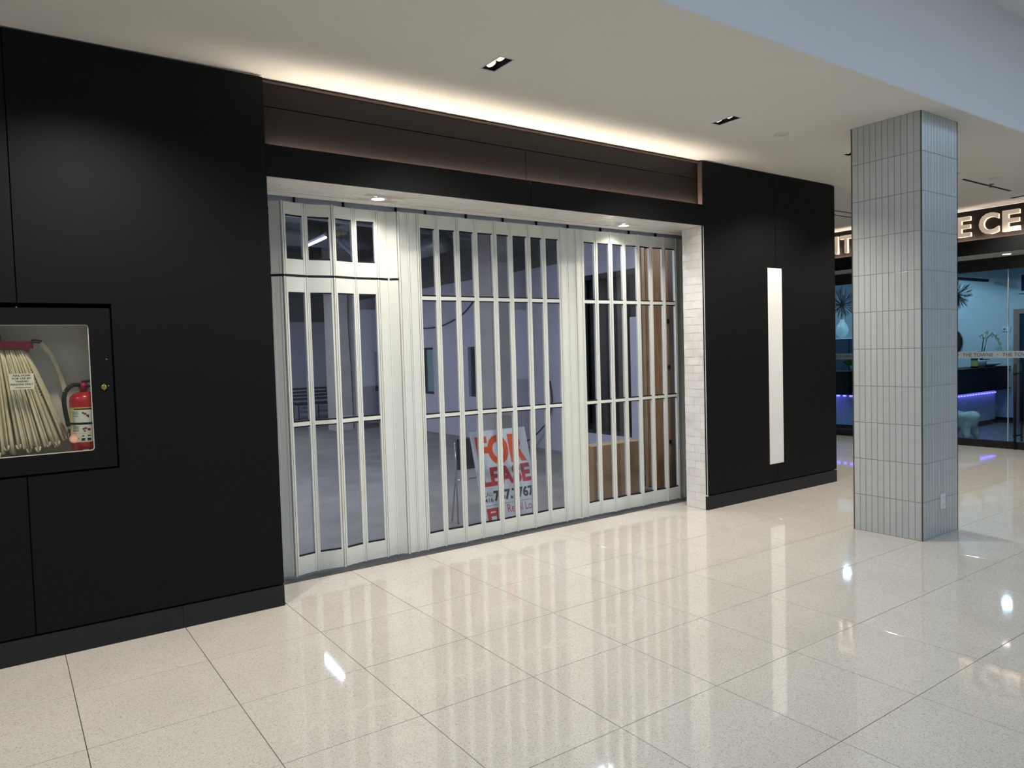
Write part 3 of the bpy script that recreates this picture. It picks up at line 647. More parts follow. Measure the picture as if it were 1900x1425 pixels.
for (x0, x1, y, lab) in ((8.54, 9.78, -0.885, 'long black linear ceiling slot right of the tiled column'), (8.0, 9.9, 0.867, 'thin black ceiling slot seen left of the column, farther one'), (8.0, 9.9, 1.052, 'thin black ceiling slot seen left of the column, rear one')):
    e = empty('ceiling_slot', ((x0 + x1) / 2, y, H), label=lab, cat='air slot', group='linear ceiling air slots')
    mk('slot_blade', B(x0, x1, y - 0.018, y + 0.018, H - 0.003, H), M['recess'], e)
    fr = bmesh.new()
    for s in (-1, 1): box(fr, x0, x1, y + s * 0.022 - 0.004, y + s * 0.022 + 0.004, H - 0.005, H)
    mk('slot_flange', fr, M['smoke_white'], e)

# ================================================================== FIRE HOSE CABINET
fc = empty('fire_cabinet', (-0.16, 0.0, CZ0), label='black recessed fire hose cabinet with a glazed door', cat='cabinet')
gx0, gx1, gz0, gz1 = -0.53, 0.193, 1.098, 1.793
cx0, cx1, cz0, cz1, DEP = CX0 + 0.012, CX1 - 0.01, CZ0 + 0.012, CZ1 - 0.026, 0.235
tb = bmesh.new()
for q in ((gx0 - .06, gx1 + .06, DEP, DEP + .008, gz0 - .03, gz1 + .03), (gx0 - .06, gx0 - .05, .03, DEP, gz0 - .03, gz1 + .03), (gx1 + .05, gx1 + .06, .03, DEP, gz0 - .03, gz1 + .03), (gx0 - .06, gx1 + .06, .03, DEP, gz0 - .04, gz0 - .03), (gx0 - .06, gx1 + .06, .03, DEP, gz1 + .03, gz1 + .04)): box(tb, *q)
mk('tub', tb, M['cab_white'], fc, label='off-white cabinet interior')
# door frame with a rounded window
def rounded(x0, x1, z0, z1, r, n=6):
    pts = []
    for cx, cz, a0 in ((x1 - r, z0 + r, -PI / 2), (x1 - r, z1 - r, 0), (x0 + r, z1 - r, PI / 2), (x0 + r, z0 + r, PI)):
        for i in range(n + 1): a = a0 + PI / 2 * i / n; pts.append((cx + r * math.cos(a), cz + r * math.sin(a)))
    return pts
def ring_plate(outer, inner, y0, y1):
    bm = bmesh.new(); n = len(outer)
    vo = [[bm.verts.new((p[0], y, p[1])) for p in outer] for y in (y0, y1)]; vi = [[bm.verts.new((p[0], y, p[1])) for p in inner] for y in (y0, y1)]
    for i in range(n):
        j = (i + 1) % n
        bm.faces.new((vo[0][i], vo[0][j], vi[0][j], vi[0][i])); bm.faces.new((vo[1][i], vo[1][j], vi[1][j], vi[1][i]))
        bm.faces.new((vo[0][i], vo[0][j], vo[1][j], vo[1][i])); bm.faces.new((vi[0][i], vi[0][j], vi[1][j], vi[1][i]))
    return bm
dr = mk('cabinet_door', ring_plate(rounded(cx0, cx1, cz0, cz1, 0.004), rounded(gx0, gx1, gz0, gz1, 0.016), 0.006, 0.026), M['black'], fc)
dl_o = WORLD_LOC[dr.name]
mk('window_pane', prism(bmesh.new(), rounded(gx0, gx1, gz0, gz1, 0.015), 'y', 0.014, 0.018), M['glass_cab'], dr, origin=dl_o)
mk('glazing_bead', ring_plate(rounded(gx0 - .001, gx1 + .001, gz0 - .001, gz1 + .001, 0.0165), rounded(gx0 + .004, gx1 - .004, gz0 + .004, gz1 - .004, 0.012), 0.0125, 0.020), M['cab_white'], dr, origin=dl_o)
lb = lathe(bmesh.new(), [(0.008, -0.006), (0.014, -0.004), (0.014, 0.006)], 0.252, 0, 1.446, 18, 'y'); box(lb, 0.249, 0.255, -0.008, -0.004, 1.428, 1.466, bevel=0.001)
mk('lock', lb, M['brass'], dr, origin=dl_o)
stk = B(-0.178, -0.070, 0.0115, 0.013, 1.452, 1.536); stp = mk('warning_sticker', stk, M['sticker'], dr, origin=dl_o)
for i, t in enumerate(('FIRE HOSE', 'FOR USE BY', 'TRAINED', 'PERSONS ONLY')):
    w = len(t) * 0.0042; mk('lettering', text_bm(t, (-0.124, 0.0111, 0), (1, 0, 0), (0, 0, 1), -w, w, 1.5205 - i * 0.0155, 1.5305 - i * 0.0155, 0, 0.02), M['sign_black'], stp, origin=dl_o)
mk('lettering', B(-0.155, -0.085, 0.0108, 0.0113, 1.461, 1.463), M['sign_black'], stp, origin=dl_o)
tg = lathe(bmesh.new(), [(0.0, 0.0108), (0.0225, 0.0108), (0.0225, 0.013), (0.0, 0.013)], 0.097, 0, 1.17, 24, 'y'); tgo = mk('round_tag', tg, M['tag'], dr, origin=dl_o)
cir = lambda q: [(0.097 + q * math.cos(2 * PI * i / 24), 1.17 + q * math.sin(2 * PI * i / 24)) for i in range(24)]
mk('tag_ring', ring_plate(cir(0.0195), cir(0.0178), 0.0104, 0.0109), M['bronze'], tgo, origin=dl_o)
for x, z in ((0.272, 1.60), (0.275, 1.452), (-0.13, 1.89 - 0.006)):
    mk('rivet', lathe(bmesh.new(), [(0.0, 0.002), (0.003, 0.003), (0.0035, 0.006)], x, 0, z, 8, 'y'), M['chrome'], dr, origin=dl_o)
# hose rack and pleated hose
hr = empty('hose_rack', (-0.2, 0.12, 1.66), label='red hose rack bar at the top inside the fire cabinet', cat='hose rack')
rk = bmesh.new(); box(rk, -0.44, -0.062, 0.085, 0.09, 1.668, 1.708, bevel=0.002); box(rk, -0.44, -0.062, 0.15, 0.155, 1.668, 1.708, bevel=0.002); box(rk, -0.068, -0.062, 0.085, 0.155, 1.668, 1.708)
mk('rack_bar', rk, M['rack_red'], hr)
b = tube(bmesh.new(), [(-0.07, 0.10, 1.712), (-0.05, 0.10, 1.714), (-0.022, 0.10, 1.706)], 0.005, 8); tube(b, [(-0.07, 0.12, 1.702), (-0.045, 0.12, 1.702), (-0.03, 0.12, 1.698)], 0.004, 8); mk('rack_arm', b, M['gasket'], hr)
b = lathe(bmesh.new(), [(0.005, 0.082), (0.009, 0.084), (0.009, 0.092)], -0.075, 0, 1.682, 12, 'y'); box(b, -0.105, -0.080, 0.092, 0.148, 1.655, 1.668); mk('rack_latch', b, M['rack_red'], hr)
vb = lathe(bmesh.new(), [(0.03, 0.0), (0.034, 0.008), (0.034, 0.03), (0.026, 0.04)], -0.235, 0.12, 1.708, 16); lathe(vb, [(0.02, -0.10), (0.02, 0.0)], -0.235, 0.12, 1.735, 12, 'x')
mk('hose_valve', vb, M['bronze'], hr, label='brown hose valve')
fh = empty('fire_hose', (-0.2, 0.12, 1.11), label='pleated cream canvas fire hose fanned out inside the cabinet', cat='hose')
random.seed(21); NF = 46
for i in range(NF):
    t = i / (NF - 1); xt = -0.435 + 0.335 * t; xb = max(-0.62 + 0.695 * t + random.uniform(-0.005, 0.005), -0.535)
    yb = 0.060 + 0.10 * max(0.0, (t - 0.78) / 0.22) + random.uniform(-0.008, 0.008) + (0.016 if i % 2 else 0.0); zb = 1.085 + 0.035 * random.random() + 0.045 * t * t
    pts = []
    for k in range(9):
        q = k / 8; pts.append((xt + (xb - xt) * (q ** 0.93), 0.118 + (yb - 0.118) * q + 0.004 * math.sin(5 * q + i), 1.662 + (zb - 1.662) * q))
    ax = Vector((1, 0.35 * random.uniform(-1, 1), 0.0)).normalized()
    mk('hose_fold', tube(bmesh.new(), pts, 0.020, 10, r2=0.030, flat=(ax, 0.22)), M['hose'], fh, smooth=True)
    if t > 0.25 and i % 3 == 0:   # rolled bottom bend
        mk('hose_bend', tube(bmesh.new(), [(xb - 0.012, yb - 0.02, zb + 0.022), (xb - 0.006, yb - 0.024, zb + 0.004), (xb + 0.001, yb - 0.026, zb - 0.002), (xb + 0.007, yb - 0.024, zb + 0.006), (xb + 0.010, yb - 0.02, zb + 0.026)], 0.0045, 8), M['hose'], fh, smooth=True)
bm = tube(bmesh.new(), curve_pts([(-0.025, 0.15, 1.70), (0.02, 0.17, 1.63), (0.06, 0.185, 1.52), (0.078, 0.205, 1.42)]), 0.014, 8, flat=(Vector((0, 1, 0)), 0.3)); mk('hose_end', bm, M['hose'], fh, smooth=True)
for k in range(9):
    s = 0.22 + k * 0.035; x = -0.108 + 0.135 * s; mk('hose_print', B(x - 0.002, x + 0.002, 0.098 - 0.062 * s, 0.099 - 0.062 * s, 1.66 - 0.5 * s, 1.668 - 0.5 * s), M['sign_black'], fh)
# extinguisher
EX, EY = 0.163, 0.118
fe = empty('fire_extinguisher', (EX, EY, 1.075), label='red fire extinguisher with cream instruction label and black hose in the cabinet', cat='extinguisher')
er = 0.074
mk('cylinder', lathe(bmesh.new(), [(0.0, 1.07), (er - .006, 1.07), (er, 1.078), (er, 1.375), (er - .004, 1.392), (er - .016, 1.408), (er - .040, 1.418), (0.022, 1.424), (0.0, 1.424)], EX, EY, 0, 40), M['fire_red'], fe, smooth=True)
def wrap(z0, z1, a0, a1, off, n=18):
    bm = bmesh.new(); r = er + off
    lo = [bm.verts.new((EX + r * math.cos(a0 + (a1 - a0) * i / n), EY + r * math.sin(a0 + (a1 - a0) * i / n), z0)) for i in range(n + 1)]
    hi = [bm.verts.new((v.co.x, v.co.y, z1)) for v in lo]
    for i in range(n): bm.faces.new((lo[i], lo[i + 1], hi[i + 1], hi[i]))
    return bm
A0, A1 = math.radians(190), math.radians(330)
lab = mk('instruction_label', wrap(1.145, 1.335, A0, A1, 0.0006), M['label_cream'], fe)
lo_ = WORLD_LOC[lab.name]
mk('label_panel', wrap(1.248, 1.322, math.radians(212), math.radians(298), 0.001), M['label_white'], lab, origin=lo_); mk('label_panel', wrap(1.196, 1.242, math.radians(212), math.radians(298), 0.001), M['label_white'], lab, origin=lo_); mk('label_panel', wrap(1.150, 1.190, math.radians(212), math.radians(298), 0.001), M['label_white'], lab, origin=lo_)
mk('label_title', wrap(1.325, 1.332, math.radians(222), math.radians(295), 0.0014), M['sign_black'], lab, origin=lo_)
mk('label_edge', wrap(1.3345, 1.338, A0, A1, 0.0012), M['yellow'], lab, origin=lo_)
pic = bmesh.new()
for a, z, w, h in ((258, 1.307, 3, .010), (275, 1.292, 5, .008), (277, 1.286, 3, .01), (258, 1.218, 4, .010), (278, 1.214, 5, .012), (262, 1.206, 4, .006), (235, 1.166, 5, .009), (255, 1.160, 7, .014), (277, 1.160, 7, .014), (255, 1.180, 4, .006), (277, 1.180, 6, .006)):
    merge(pic, wrap(z - h / 2, z + h / 2, math.radians(a - w), math.radians(a + w), 0.0016, 4))
mk('label_pictograms', pic, M['sign_black'], lab, origin=lo_, kind='stuff')
pr_ = bmesh.new()
for a, z in ((266, 1.302), (266, 1.222)): merge(pr_, wrap(z - .006, z + .006, math.radians(a - 5), math.radians(a + 5), 0.0018, 4))
mk('label_red_marks', pr_, M['sign_red'], lab, origin=lo_, kind='stuff')
tl = bmesh.new()
for z0 in (1.312, 1.304, 1.296, 1.288, 1.232, 1.226, 1.220, 1.212, 1.206):
    merge(tl, wrap(z0, z0 + .002, math.radians(215), math.radians(240), 0.0018, 6))
mk('label_lines', tl, M['slot_dark'], lab, origin=lo_, kind='stuff')
mk('strap', lathe(bmesh.new(), [(er + .001, 1.242), (er + .003, 1.243), (er + .003, 1.253), (er + .001, 1.254)], EX, EY, 0, 36), M['gasket'], fe)
vb = lathe(bmesh.new(), [(0.019, 1.42), (0.019, 1.436), (0.024, 1.440), (0.024, 1.462), (0.015, 1.475), (0.0, 1.476)], EX, EY, 0, 20); lathe(vb, [(0.014, -0.03), (0.014, -0.02)], EX - 0.002, EY - 0.005, 1.455, 16, 'y')
mk('valve', vb, M['rack_red'], fe, smooth=True)
hd = tube(bmesh.new(), [(EX - 0.01, EY - .01, 1.476), (EX + 0.02, EY - .012, 1.480), (EX + 0.072, EY - .02, 1.486)], 0.007, 8); tube(hd, [(EX + 0.0, EY - .01, 1.455), (EX + 0.05, EY - .018, 1.448), (EX + 0.072, EY - .02, 1.447)], 0.006, 8); mk('handle', hd, M['gasket'], fe, smooth=True)
hpts = [(EX - 0.022, EY - 0.02, 1.462), (EX - 0.05, EY - 0.04, 1.462), (EX - 0.078, EY - 0.055, 1.445), (EX - 0.096, EY - 0.06, 1.41), (EX - 0.100, EY - 0.062, 1.36), (EX - 0.094, EY - 0.062, 1.30), (EX - 0.085, EY - 0.06, 1.235)]
mk('discharge_hose', tube(bmesh.new(), curve_pts(hpts), 0.0115, 12), M['gasket'], fe, smooth=True)
fer = tube(bmesh.new(), [(EX - 0.018, EY - 0.018, 1.462), (EX - 0.042, EY - 0.035, 1.463)], 0.0095, 10); mk('ferrule', fer, M['chrome'], fe); fer = tube(bmesh.new(), [(EX - 0.085, EY - 0.06, 1.237), (EX - 0.083, EY - 0.06, 1.222)], 0.0125, 10); mk('ferrule', fer, M['chrome'], fe)
mk('base_label', wrap(1.082, 1.104, math.radians(252), math.radians(272), 0.001, 6), M['label_white'], fe)
mk('base_label_mark', wrap(1.084, 1.100, math.radians(254), math.radians(269), 0.0014, 6), M['sign_red'], fe)

# ================================================================== LEASE SIGN, CHAIR, BOX, BOARDS IN THE UNIT
so_ = Vector((3.24, 0.775, 0.0)); su = Vector((1, 0, 0)); sv = Vector((0, 0.228, 0.858)).normalized(); sn = su.cross(sv)
sg_ = empty('lease_sign', so_ + Vector((0.3, 0, 0)), label='white board sign reading FOR LEASE in orange and red, leaning behind the glass', cat='sign')
SWd, SHt = 0.617, 0.888
def sbox(u0, u1, v0, v1, t0, t1):
    bm = bmesh.new(); vs_ = [bm.verts.new(so_ + su * u + sv * v + sn * t) for u in (u0, u1) for v in (v0, v1) for t in (t0, t1)]
    for f in ((0, 1, 3, 2), (4, 6, 7, 5), (0, 4, 5, 1), (2, 3, 7, 6), (0, 2, 6, 4), (1, 5, 7, 3)): bm.faces.new([vs_[i] for i in f])
    return bm
mk('board', sbox(0, SWd, 0.0, SHt, -0.010, 0.0), M['sign_white'], sg_)
def stext(t, u0, u1, v0, v1, m, bold=0.0): mk('lettering', text_bm(t, so_ + sn * 0.0008, su, sv, u0, u1, v0, v1, 0.0, bold), M[m], sg_)
stext('FOR', 0.040, 0.578, 0.565, 0.838, 'sign_orange', 0.045); stext('LEASE', 0.040, 0.590, 0.374, 0.548, 'sign_red', 0.045)
stext('CALL', 0.042, 0.128, 0.288, 0.326, 'sign_black', 0.005); stext('416', 0.042, 0.128, 0.233, 0.276, 'sign_black', 0.012); stext('787.7767', 0.142, 0.592, 0.236, 0.334, 'sign_black', 0.045)
mk('rule_line', sbox(0.042, 0.592, 0.205, 0.208, 0.0004, 0.001), M['sign_black'], sg_)
stext('Retail Lon', 0.268, 0.575, 0.120, 0.192, 'sign_red', 0.0); stext('FI', 0.042, 0.175, 0.060, 0.182, 'sign_red', 0.05)
# chair
def bar(bm, pts, r=0.009): return tube(bm, pts, r, 8)
ch = empty('folding_chair', (3.40, 1.14, 0), label='black folding chair with thin chrome legs standing behind the lease sign', cat='chair')
mk('backrest', B(3.165, 3.62, 1.10, 1.125, 0.505, 0.795, bevel=0.011), M['chair_black'], ch)
mk('seat', B(3.19, 3.60, 1.131, 1.155, 0.52, 0.78, bevel=0.010), M['chair_black'], ch)
for x, q in ((3.16, -1), (3.625, 1)):
    mk('leg', bar(bmesh.new(), [(x, 1.128, 0.76), (x, 1.128, 0.43), (x + q * 0.012, 1.10, 0.009)], 0.007), M['chrome'], ch, smooth=True)
    mk('leg', bar(bmesh.new(), [(x - q * 0.02, 1.165, 0.74), (x - q * 0.02, 1.18, 0.40), (x - q * 0.01, 1.25, 0.009)], 0.007), M['chrome'], ch, smooth=True)
mk('crossbar', bar(bmesh.new(), [(3.16, 1.126, 0.41), (3.625, 1.126, 0.41)], 0.006), M['chrome'], ch, smooth=True)
# cardboard box
cbx = empty('cardboard_box', (5.12, 1.17, 0), label='large brown cardboard box on the floor behind the right door leaves', cat='box')
mk('carton', B(4.785, 5.50, 1.075, 1.26, 0.0, 0.562, bevel=0.004), M['cardboard'], cbx)
mk('top_flap', B(4.787, 5.14, 1.076, 1.259, 0.5625, 0.566), M['cardboard_top'], cbx); mk('top_flap', B(5.143, 5.498, 1.076, 1.259, 0.5625, 0.566), M['cardboard_top'], cbx)
for i, (x, z, w, h) in enumerate(((4.83, 0.40, 0.035, 0.05), (4.845, 0.345, 0.02, 0.06))): mk('torn_label', B(x, x + w, 1.073, 1.0755, z - h, z), M['paper'], cbx)
mk('tape', B(4.785, 5.5, 1.16, 1.19, 0.5662, 0.567), M['cardboard_top'], cbx)
# open wooden door beside the box
wd = empty('door_2', (5.76, 1.05, 0), kind='structure', label='tall oak veneer door inside the vacant unit by the right jamb')
mk('door_leaf', B(5.74, 5.785, 0.88, 1.215, 0.01, 2.68), M['door_wood'], wd); mk('door_leaf', B(5.735, 5.785, 1.217, 1.275, 0.0, 2.72), wood('oak_pale', (140, 114, 82), (164, 136, 100), 5.0, 0.4, (10, 10, 0.5)), wd)
mk('door_jamb', B(5.735, 5.785, 0.78, 0.876, 0.0, 2.72), wood('oak_dark', (72, 54, 36), (92, 70, 46), 5.0, 0.4, (10, 10, 0.5)), wd)
mk('door_casing', B(5.72, 5.785, 1.278, 1.325, 0.0, 2.72), M['unit_wall'], wd)
for z in (0.545, 1.36, 1.86): mk('hinge', B(5.722, 5.7395, 0.868, 0.905, z - 0.022, z + 0.022, bevel=0.002), M['gasket'], wd)
# white boards, stacked chairs, tube light, services
mk('leaning_board', B(6.80, 6.83, 2.36, 2.56, 0.0, 2.0, bevel=0.003), M['unit_wall'], label='tall pale board standing by the side glazing of the unit', cat='board')
for k in range(2):
    x0 = 5.72 + k * 0.50
    sc_ = empty('slat_back_chair', (x0 + 0.22, 13.2, 0), label=['dark slatted chair by the far wall, seen through the leftmost pane', 'dark slatted chair by the far wall, partly behind the second door leaf'][k], cat='chair', group='dark chairs by the far wall of the unit')
    mk('seat', B(x0, x0 + 0.44, 13.0, 13.42, 0.40, 0.46, bevel=0.01), M['chair_black'], sc_)
    for lx in (x0 + 0.02, x0 + 0.42):
        for ly in (13.02, 13.4): mk('leg', tube(bmesh.new(), [(lx, ly, 0.0), (lx, ly, 0.41)], 0.014, 6), M['cable'], sc_)
        mk('back_post', tube(bmesh.new(), [(lx, 13.41, 0.45), (lx, 13.50, 0.82)], 0.012, 6), M['cable'], sc_)
    for j in range(4): mk('back_slat', B(x0 + 0.02, x0 + 0.42, 13.415 + 0.022 * j, 13.435 + 0.022 * j, 0.51 + 0.085 * j, 0.565 + 0.085 * j, bevel=0.006), M['chair_black'], sc_)
def tube_light(a, b2, power, label):
    a, b2 = Vector(a), Vector(b2); c = (a + b2) / 2; d = b2 - a
    e = empty('tube_light', c, label=label, cat='light', group='tube lights in the vacant unit'); up_ = Vector((0, 0, 0.05))
    mk('tube', tube(bmesh.new(), [a, b2], 0.02, 10), M['tube_glow'], e, smooth=True)
    mk('batten', tube(bmesh.new(), [a + up_, b2 + up_], 0.03, 4), M['pipe'], e)
    for s in (0.2, 0.8): p = a.lerp(b2, s); mk('hanger_wire', tube(bmesh.new(), [p + up_, (p.x, p.y, 4.3)], 0.003, 4), M['cable'], e)
    l = lamp('tube_lamp', 'AREA', c - Vector((0, 0, 0.03)), power, COOL, e, aim=(0, 0, -1), shape='RECTANGLE', size=d.length, size_y=0.06)
    l.rotation_euler = (0, 0, math.atan2(d.y, d.x))
M['tube_glow'] = mat('tube_glow', (240, 244, 255), 0.4, 0.3, noise=(5, 0.02), emit=((0.85, 0.9, 1.0), 2.5))
tube_light((1.4, 3.5, 3.45), (3.2, 3.5, 3.45), P_UNIT, 'lit tube light in the front of the vacant unit'); tube_light((1.8, 9.0, 3.45), (3.8, 9.0, 3.45), P_UNIT * 1.2, 'lit tube light deep in the vacant unit')  # both tubes are added out of sight to brighten the unit
tube_light((3.9, 1.7, 3.45), (5.5, 1.7, 3.45), P_UNIT * 0.55, 'lit tube light just behind the folding door head')  # added, hidden above the door head, to light the box and wood
tube_light((3.892, 6.827, 3.36), (3.852, 5.904, 3.36), 14.0, 'slanting lit tube light hanging behind the left door leaves')
def pipe(name, pts, r, m, label, cat, n=12):
    e = empty(name, pts[0], label=label, cat=cat)
    mk('pipe_run', tube(bmesh.new(), pts, r, n), M[m], e, smooth=True)
    for i in range(len(pts) - 1):
        a, b2 = Vector(pts[i]), Vector(pts[i + 1])
        for s in (0.25, 0.75):
            p = a.lerp(b2, s); mk('strap', tube(bmesh.new(), [(p.x, p.y, p.z), (p.x, p.y, 4.3)], 0.006, 5), M['cable'], e)
pipe('air_duct', [(1.2, 8.0, 3.75), (6.9, 8.0, 3.75)], 0.22, 'duct', 'round metal air duct crossing the dark ceiling of the vacant unit', 'duct', 20)
pipe('air_duct', [(5.7, 5.6, 3.35), (5.7, 9.8, 3.35)], 0.15, 'duct', 'round metal air duct running between the two concrete columns', 'duct', 20)
pipe('ceiling_pipe', [(1.3, 5.0, 3.55), (6.85, 6.2, 3.55)], 0.03, 'pipe', 'thin pale pipe under the dark ceiling, slanting towards the concrete column', 'pipe')
pipe('ceiling_pipe', [(1.3, 11.0, 3.4), (6.85, 11.0, 3.4)], 0.05, 'pipe', 'pale pipe under the far ceiling of the vacant unit', 'pipe')
pipe('ceiling_pipe', [(1.3, 3.2, 3.25), (6.85, 3.2, 3.25)], 0.035, 'pipe', 'pale horizontal pipe nearest the folding door under the dark ceiling', 'pipe')
pipe('ceiling_pipe', [(3.9, 9.6, 3.92), (5.3, 9.6, 3.92)], 0.035, 'pipe', 'pale horizontal pipe seen in the two leftmost upper panes', 'pipe')
pipe('ceiling_pipe', [(4.46, 7.0, 3.54), (4.80, 7.0, 3.22)], 0.03, 'pipe', 'short pale slanting pipe seen in the third upper pane', 'pipe')
pipe('conduit', [(4.45, 7.3, 3.64), (4.75, 7.3, 3.72)], 0.045, 'yellow_tape', 'short yellow wrapped conduit above the slanting pipe', 'pipe')
def cable(pts, label, r=0.012): mk('hanging_cable', tube(bmesh.new(), curve_pts(pts), r, 8), M['cable'], smooth=True, label=label, cat='cable')
cable([(6.88, 8.9, 2.12), (6.885, 8.2, 2.10), (6.885, 7.6, 2.16), (6.885, 7.0, 2.32), (6.885, 6.6, 2.55), (6.885, 6.3, 2.8)], 'black cable sagging across the drywall above the windows')
cable([(6.88, 4.45, 1.10), (6.87, 4.40, 0.75), (6.84, 4.50, 0.45), (6.75, 4.75, 0.2), (6.6, 5.0, 0.02), (6.4, 4.6, 0.012)], 'black cable coming down the wall to the floor right of the sign')
cable([(5.86, 9.985, 2.9), (5.85, 9.985, 2.2), (5.88, 9.985, 1.2), (5.89, 9.985, 0.05)], 'thin dark cable running down the farther concrete column', 0.01)
for x, y, z, l, lab in ((6.86, 3.9, 2.96, 0.36, 'red tape strip hanging near the top of the wall by the right panes'), (6.86, 8.9, 2.95, 0.3, 'red tape strip hanging at the wall top in the left panes'), (6.88, 10.6, 2.35, 0.45, 'red tape strip on the far wall behind the left door section'), (6.86, 6.3, 3.0, 0.3, 'red tape strip hanging left of the concrete column')):
    bm = bmesh.new(); prism(bm, [(y - 0.05, z), (y + 0.05, z), (y + 0.03, z - l), (y - 0.01, z - l * .8)], 'x', x, x + 0.006); mk('red_tape', bm, M['red_tape'], label=lab, cat='tape')

# ================================================================== CLINIC ACROSS THE CORRIDOR
FX = 10.73; GXX = 11.43
cf = empty('wall_clinic_front', (FX, 1.0, 0), kind='structure', label='black clinic storefront with a lit sign band across the corridor')
mk('header_panel', B(FX, FX + 0.02, -0.9, 3.1, 2.715, 2.912), M['black'], cf); mk('fascia_panel', B(FX + 0.045, FX + 0.065, -0.9, 3.1, 2.87, 3.325), M['brown'], cf)
mk('header_core', B(FX + 0.066, FX + 0.10, -0.9, 3.1, 2.73, 3.33), M['recess'], cf)
mk('led_strip', B(FX + 0.022, FX + 0.036, -0.9, 3.1, 2.886, 2.889), M['led_warm'], cf)
lamp('clinic_cove_light', 'AREA', (FX + 0.032, 1.1, 2.8915), P_COVE * 1.3, WARM, cf, aim=(0, 0, 1), shape='RECTANGLE', size=0.014, size_y=4.0)
mk('soffit', B(FX + 0.02, GXX + 0.1, -0.9, 3.1, 2.715, 2.73), M['white_tile'], cf)
for a, b in ((-6.0, -0.9), (3.1, 4.4)): mk('wall_panel', B(FX, FX + 0.02, a, b, 0.14, 3.32), M['black'], cf); mk('wall_core', B(FX + 0.022, GXX + 0.06, a, b, 0, 3.33), M['recess'], cf)
mk('wall_upper', B(FX + 0.1, GXX + 0.1, -6.0, -1.99, 3.33, 4.285), M['bulkhead'], kind='structure', label='pale wall above the clinic front in the hall')
mk('wall_corridor_end', B(7.49, 10.75, 4.4, 4.5, 0, 3.33), M['outer_wall'], kind='structure', label='pale end wall of the side corridor')
# lit letters
def letter(ch_, y_left, y_right, z0, z1, label):
    e = empty('sign_letter', (FX, (y_left + y_right) / 2, z0), label=label, cat='sign letter', group='lit letters on the clinic sign')
    w = y_left - y_right
    bm = text_bm(ch_, (FX - 0.016, y_left, 0), (0, -1, 0), (0, 0, 1), 0, w, z0, z1, 0.0, 0.03); mk('letter_face', bm, M['letter'], e)
    bm = text_bm(ch_, (FX + 0.030, y_left, 0), (0, -1, 0), (0, 0, 1), 0.004, w - 0.004, z0 + 0.004, z1 - 0.004, 0.045, 0.03); mk('letter_return', bm, M['letter_side'], e)
ZL0, ZL1 = 2.972, 3.250
letter('I', 1.933, 1.872, ZL0, ZL1, 'lit letter I left of the tiled column'); letter('T', 1.842, 1.640, ZL0, ZL1, 'lit letter T cut off by the tiled column on its left')
letter('E', 0.130, -0.053, ZL0, ZL1, 'lit letter E standing just right of the tiled column'); letter('C', -0.153, -0.394, ZL0 - 0.004, ZL1 + 0.004, 'lit round letter C on the clinic sign')
letter('E', -0.435, -0.640, ZL0, ZL1, 'lit letter E right of the letter C'); letter('N', -0.70, -0.89, ZL0, ZL1, 'lit letter N at the right edge of the picture')
# glazing
wg = empty('window_7', (GXX, 1.0, 0), kind='structure', label='clinic glass front in black frames')
mk('base_rail', B(GXX - 0.03, GXX + 0.03, -0.9, 3.1, 0.0, 0.104), M['dark_frame'], wg); mk('head_rail', B(GXX - 0.03, GXX + 0.03, -0.9, 3.1, 2.54, 2.715), M['dark_frame'], wg)
for a, b in ((-0.9, -0.245), (-0.235, 1.2), (1.21, 2.2), (2.21, 3.1)): mk('pane', B(GXX - 0.006, GXX + 0.006, a, b, 0.104, 2.54), M['glass_blue'], wg)
mk('pane_edge', B(GXX - 0.008, GXX + 0.008, -0.2445, -0.2355, 0.104, 2.54), M['ceramic'], wg)
bd = mk('frosted_band', B(GXX - 0.009, GXX - 0.0065, -0.9, 3.1, 1.288, 1.385), M['frost'], wg)
y = 2.95; i = 0
while y > -0.8:
    t = 'THE TOWNE'; w = 0.40
    mk('band_lettering', text_bm(t, (GXX - 0.0095, y, 0), (0, -1, 0), (0, 0, 1), 0, w, 1.312, 1.362, 0, 0.005), M['frost_text'], bd, origin=WORLD_LOC[bd.name])
    mk('band_dot', lathe(bmesh.new(), [(0.0, -0.0098), (0.008, -0.0098), (0.008, -0.009)], GXX, y - w - 0.06, 1.337, 10, 'x'), M['frost_text'], bd, origin=WORLD_LOC[bd.name])
    y -= 0.52
ph = empty('door_pull', (GXX - 0.06, -0.34, 0), label='tall black bar handle on the clinic glass door', cat='door handle')
b = tube(bmesh.new(), [(GXX - 0.06, -0.345, 0.004), (GXX - 0.06, -0.345, 1.205)], 0.017, 12); tube(b, [(GXX + 0.06, -0.385, 0.11), (GXX + 0.06, -0.385, 1.205)], 0.017, 12); mk('bar', b, M['gasket'], ph, smooth=True)
b = bmesh.new()
for z in (1.07, 0.2): tube(b, [(GXX - 0.06, -0.345, z), (GXX + 0.06, -0.385, z)], 0.010, 8); lathe(b, [(0.024, -0.01), (0.024, 0.01)], GXX - 0.06, -0.345, z, 12)
mk('standoff', b, M['gasket'], ph)
e = empty('soffit_downlight', (11.08, -0.35, 2.712), label='round lit downlight in the clinic soffit under the letters', cat='downlight', group='soffit downlights')
mk('lens', lathe(bmesh.new(), [(0.0, 0.0), (0.05, 0.0), (0.05, 0.004), (0.0, 0.004)], 11.08, -0.35, 2.7105, 20), M['soffit_bulb'], e); mk('trim_ring', lathe(bmesh.new(), [(0.051, 0.003), (0.051, -0.002), (0.066, -0.001), (0.067, 0.003)], 11.08, -0.35, 2.7115, 24), M['plastic'], e)
lamp('clinic_soffit_lamp', 'SPOT', (11.08, -0.35, 2.70), 15, NEUTRAL, e, aim=(0, 0, -1), spot_size=math.radians(120), spot_blend=0.5, shadow_soft_size=0.03)
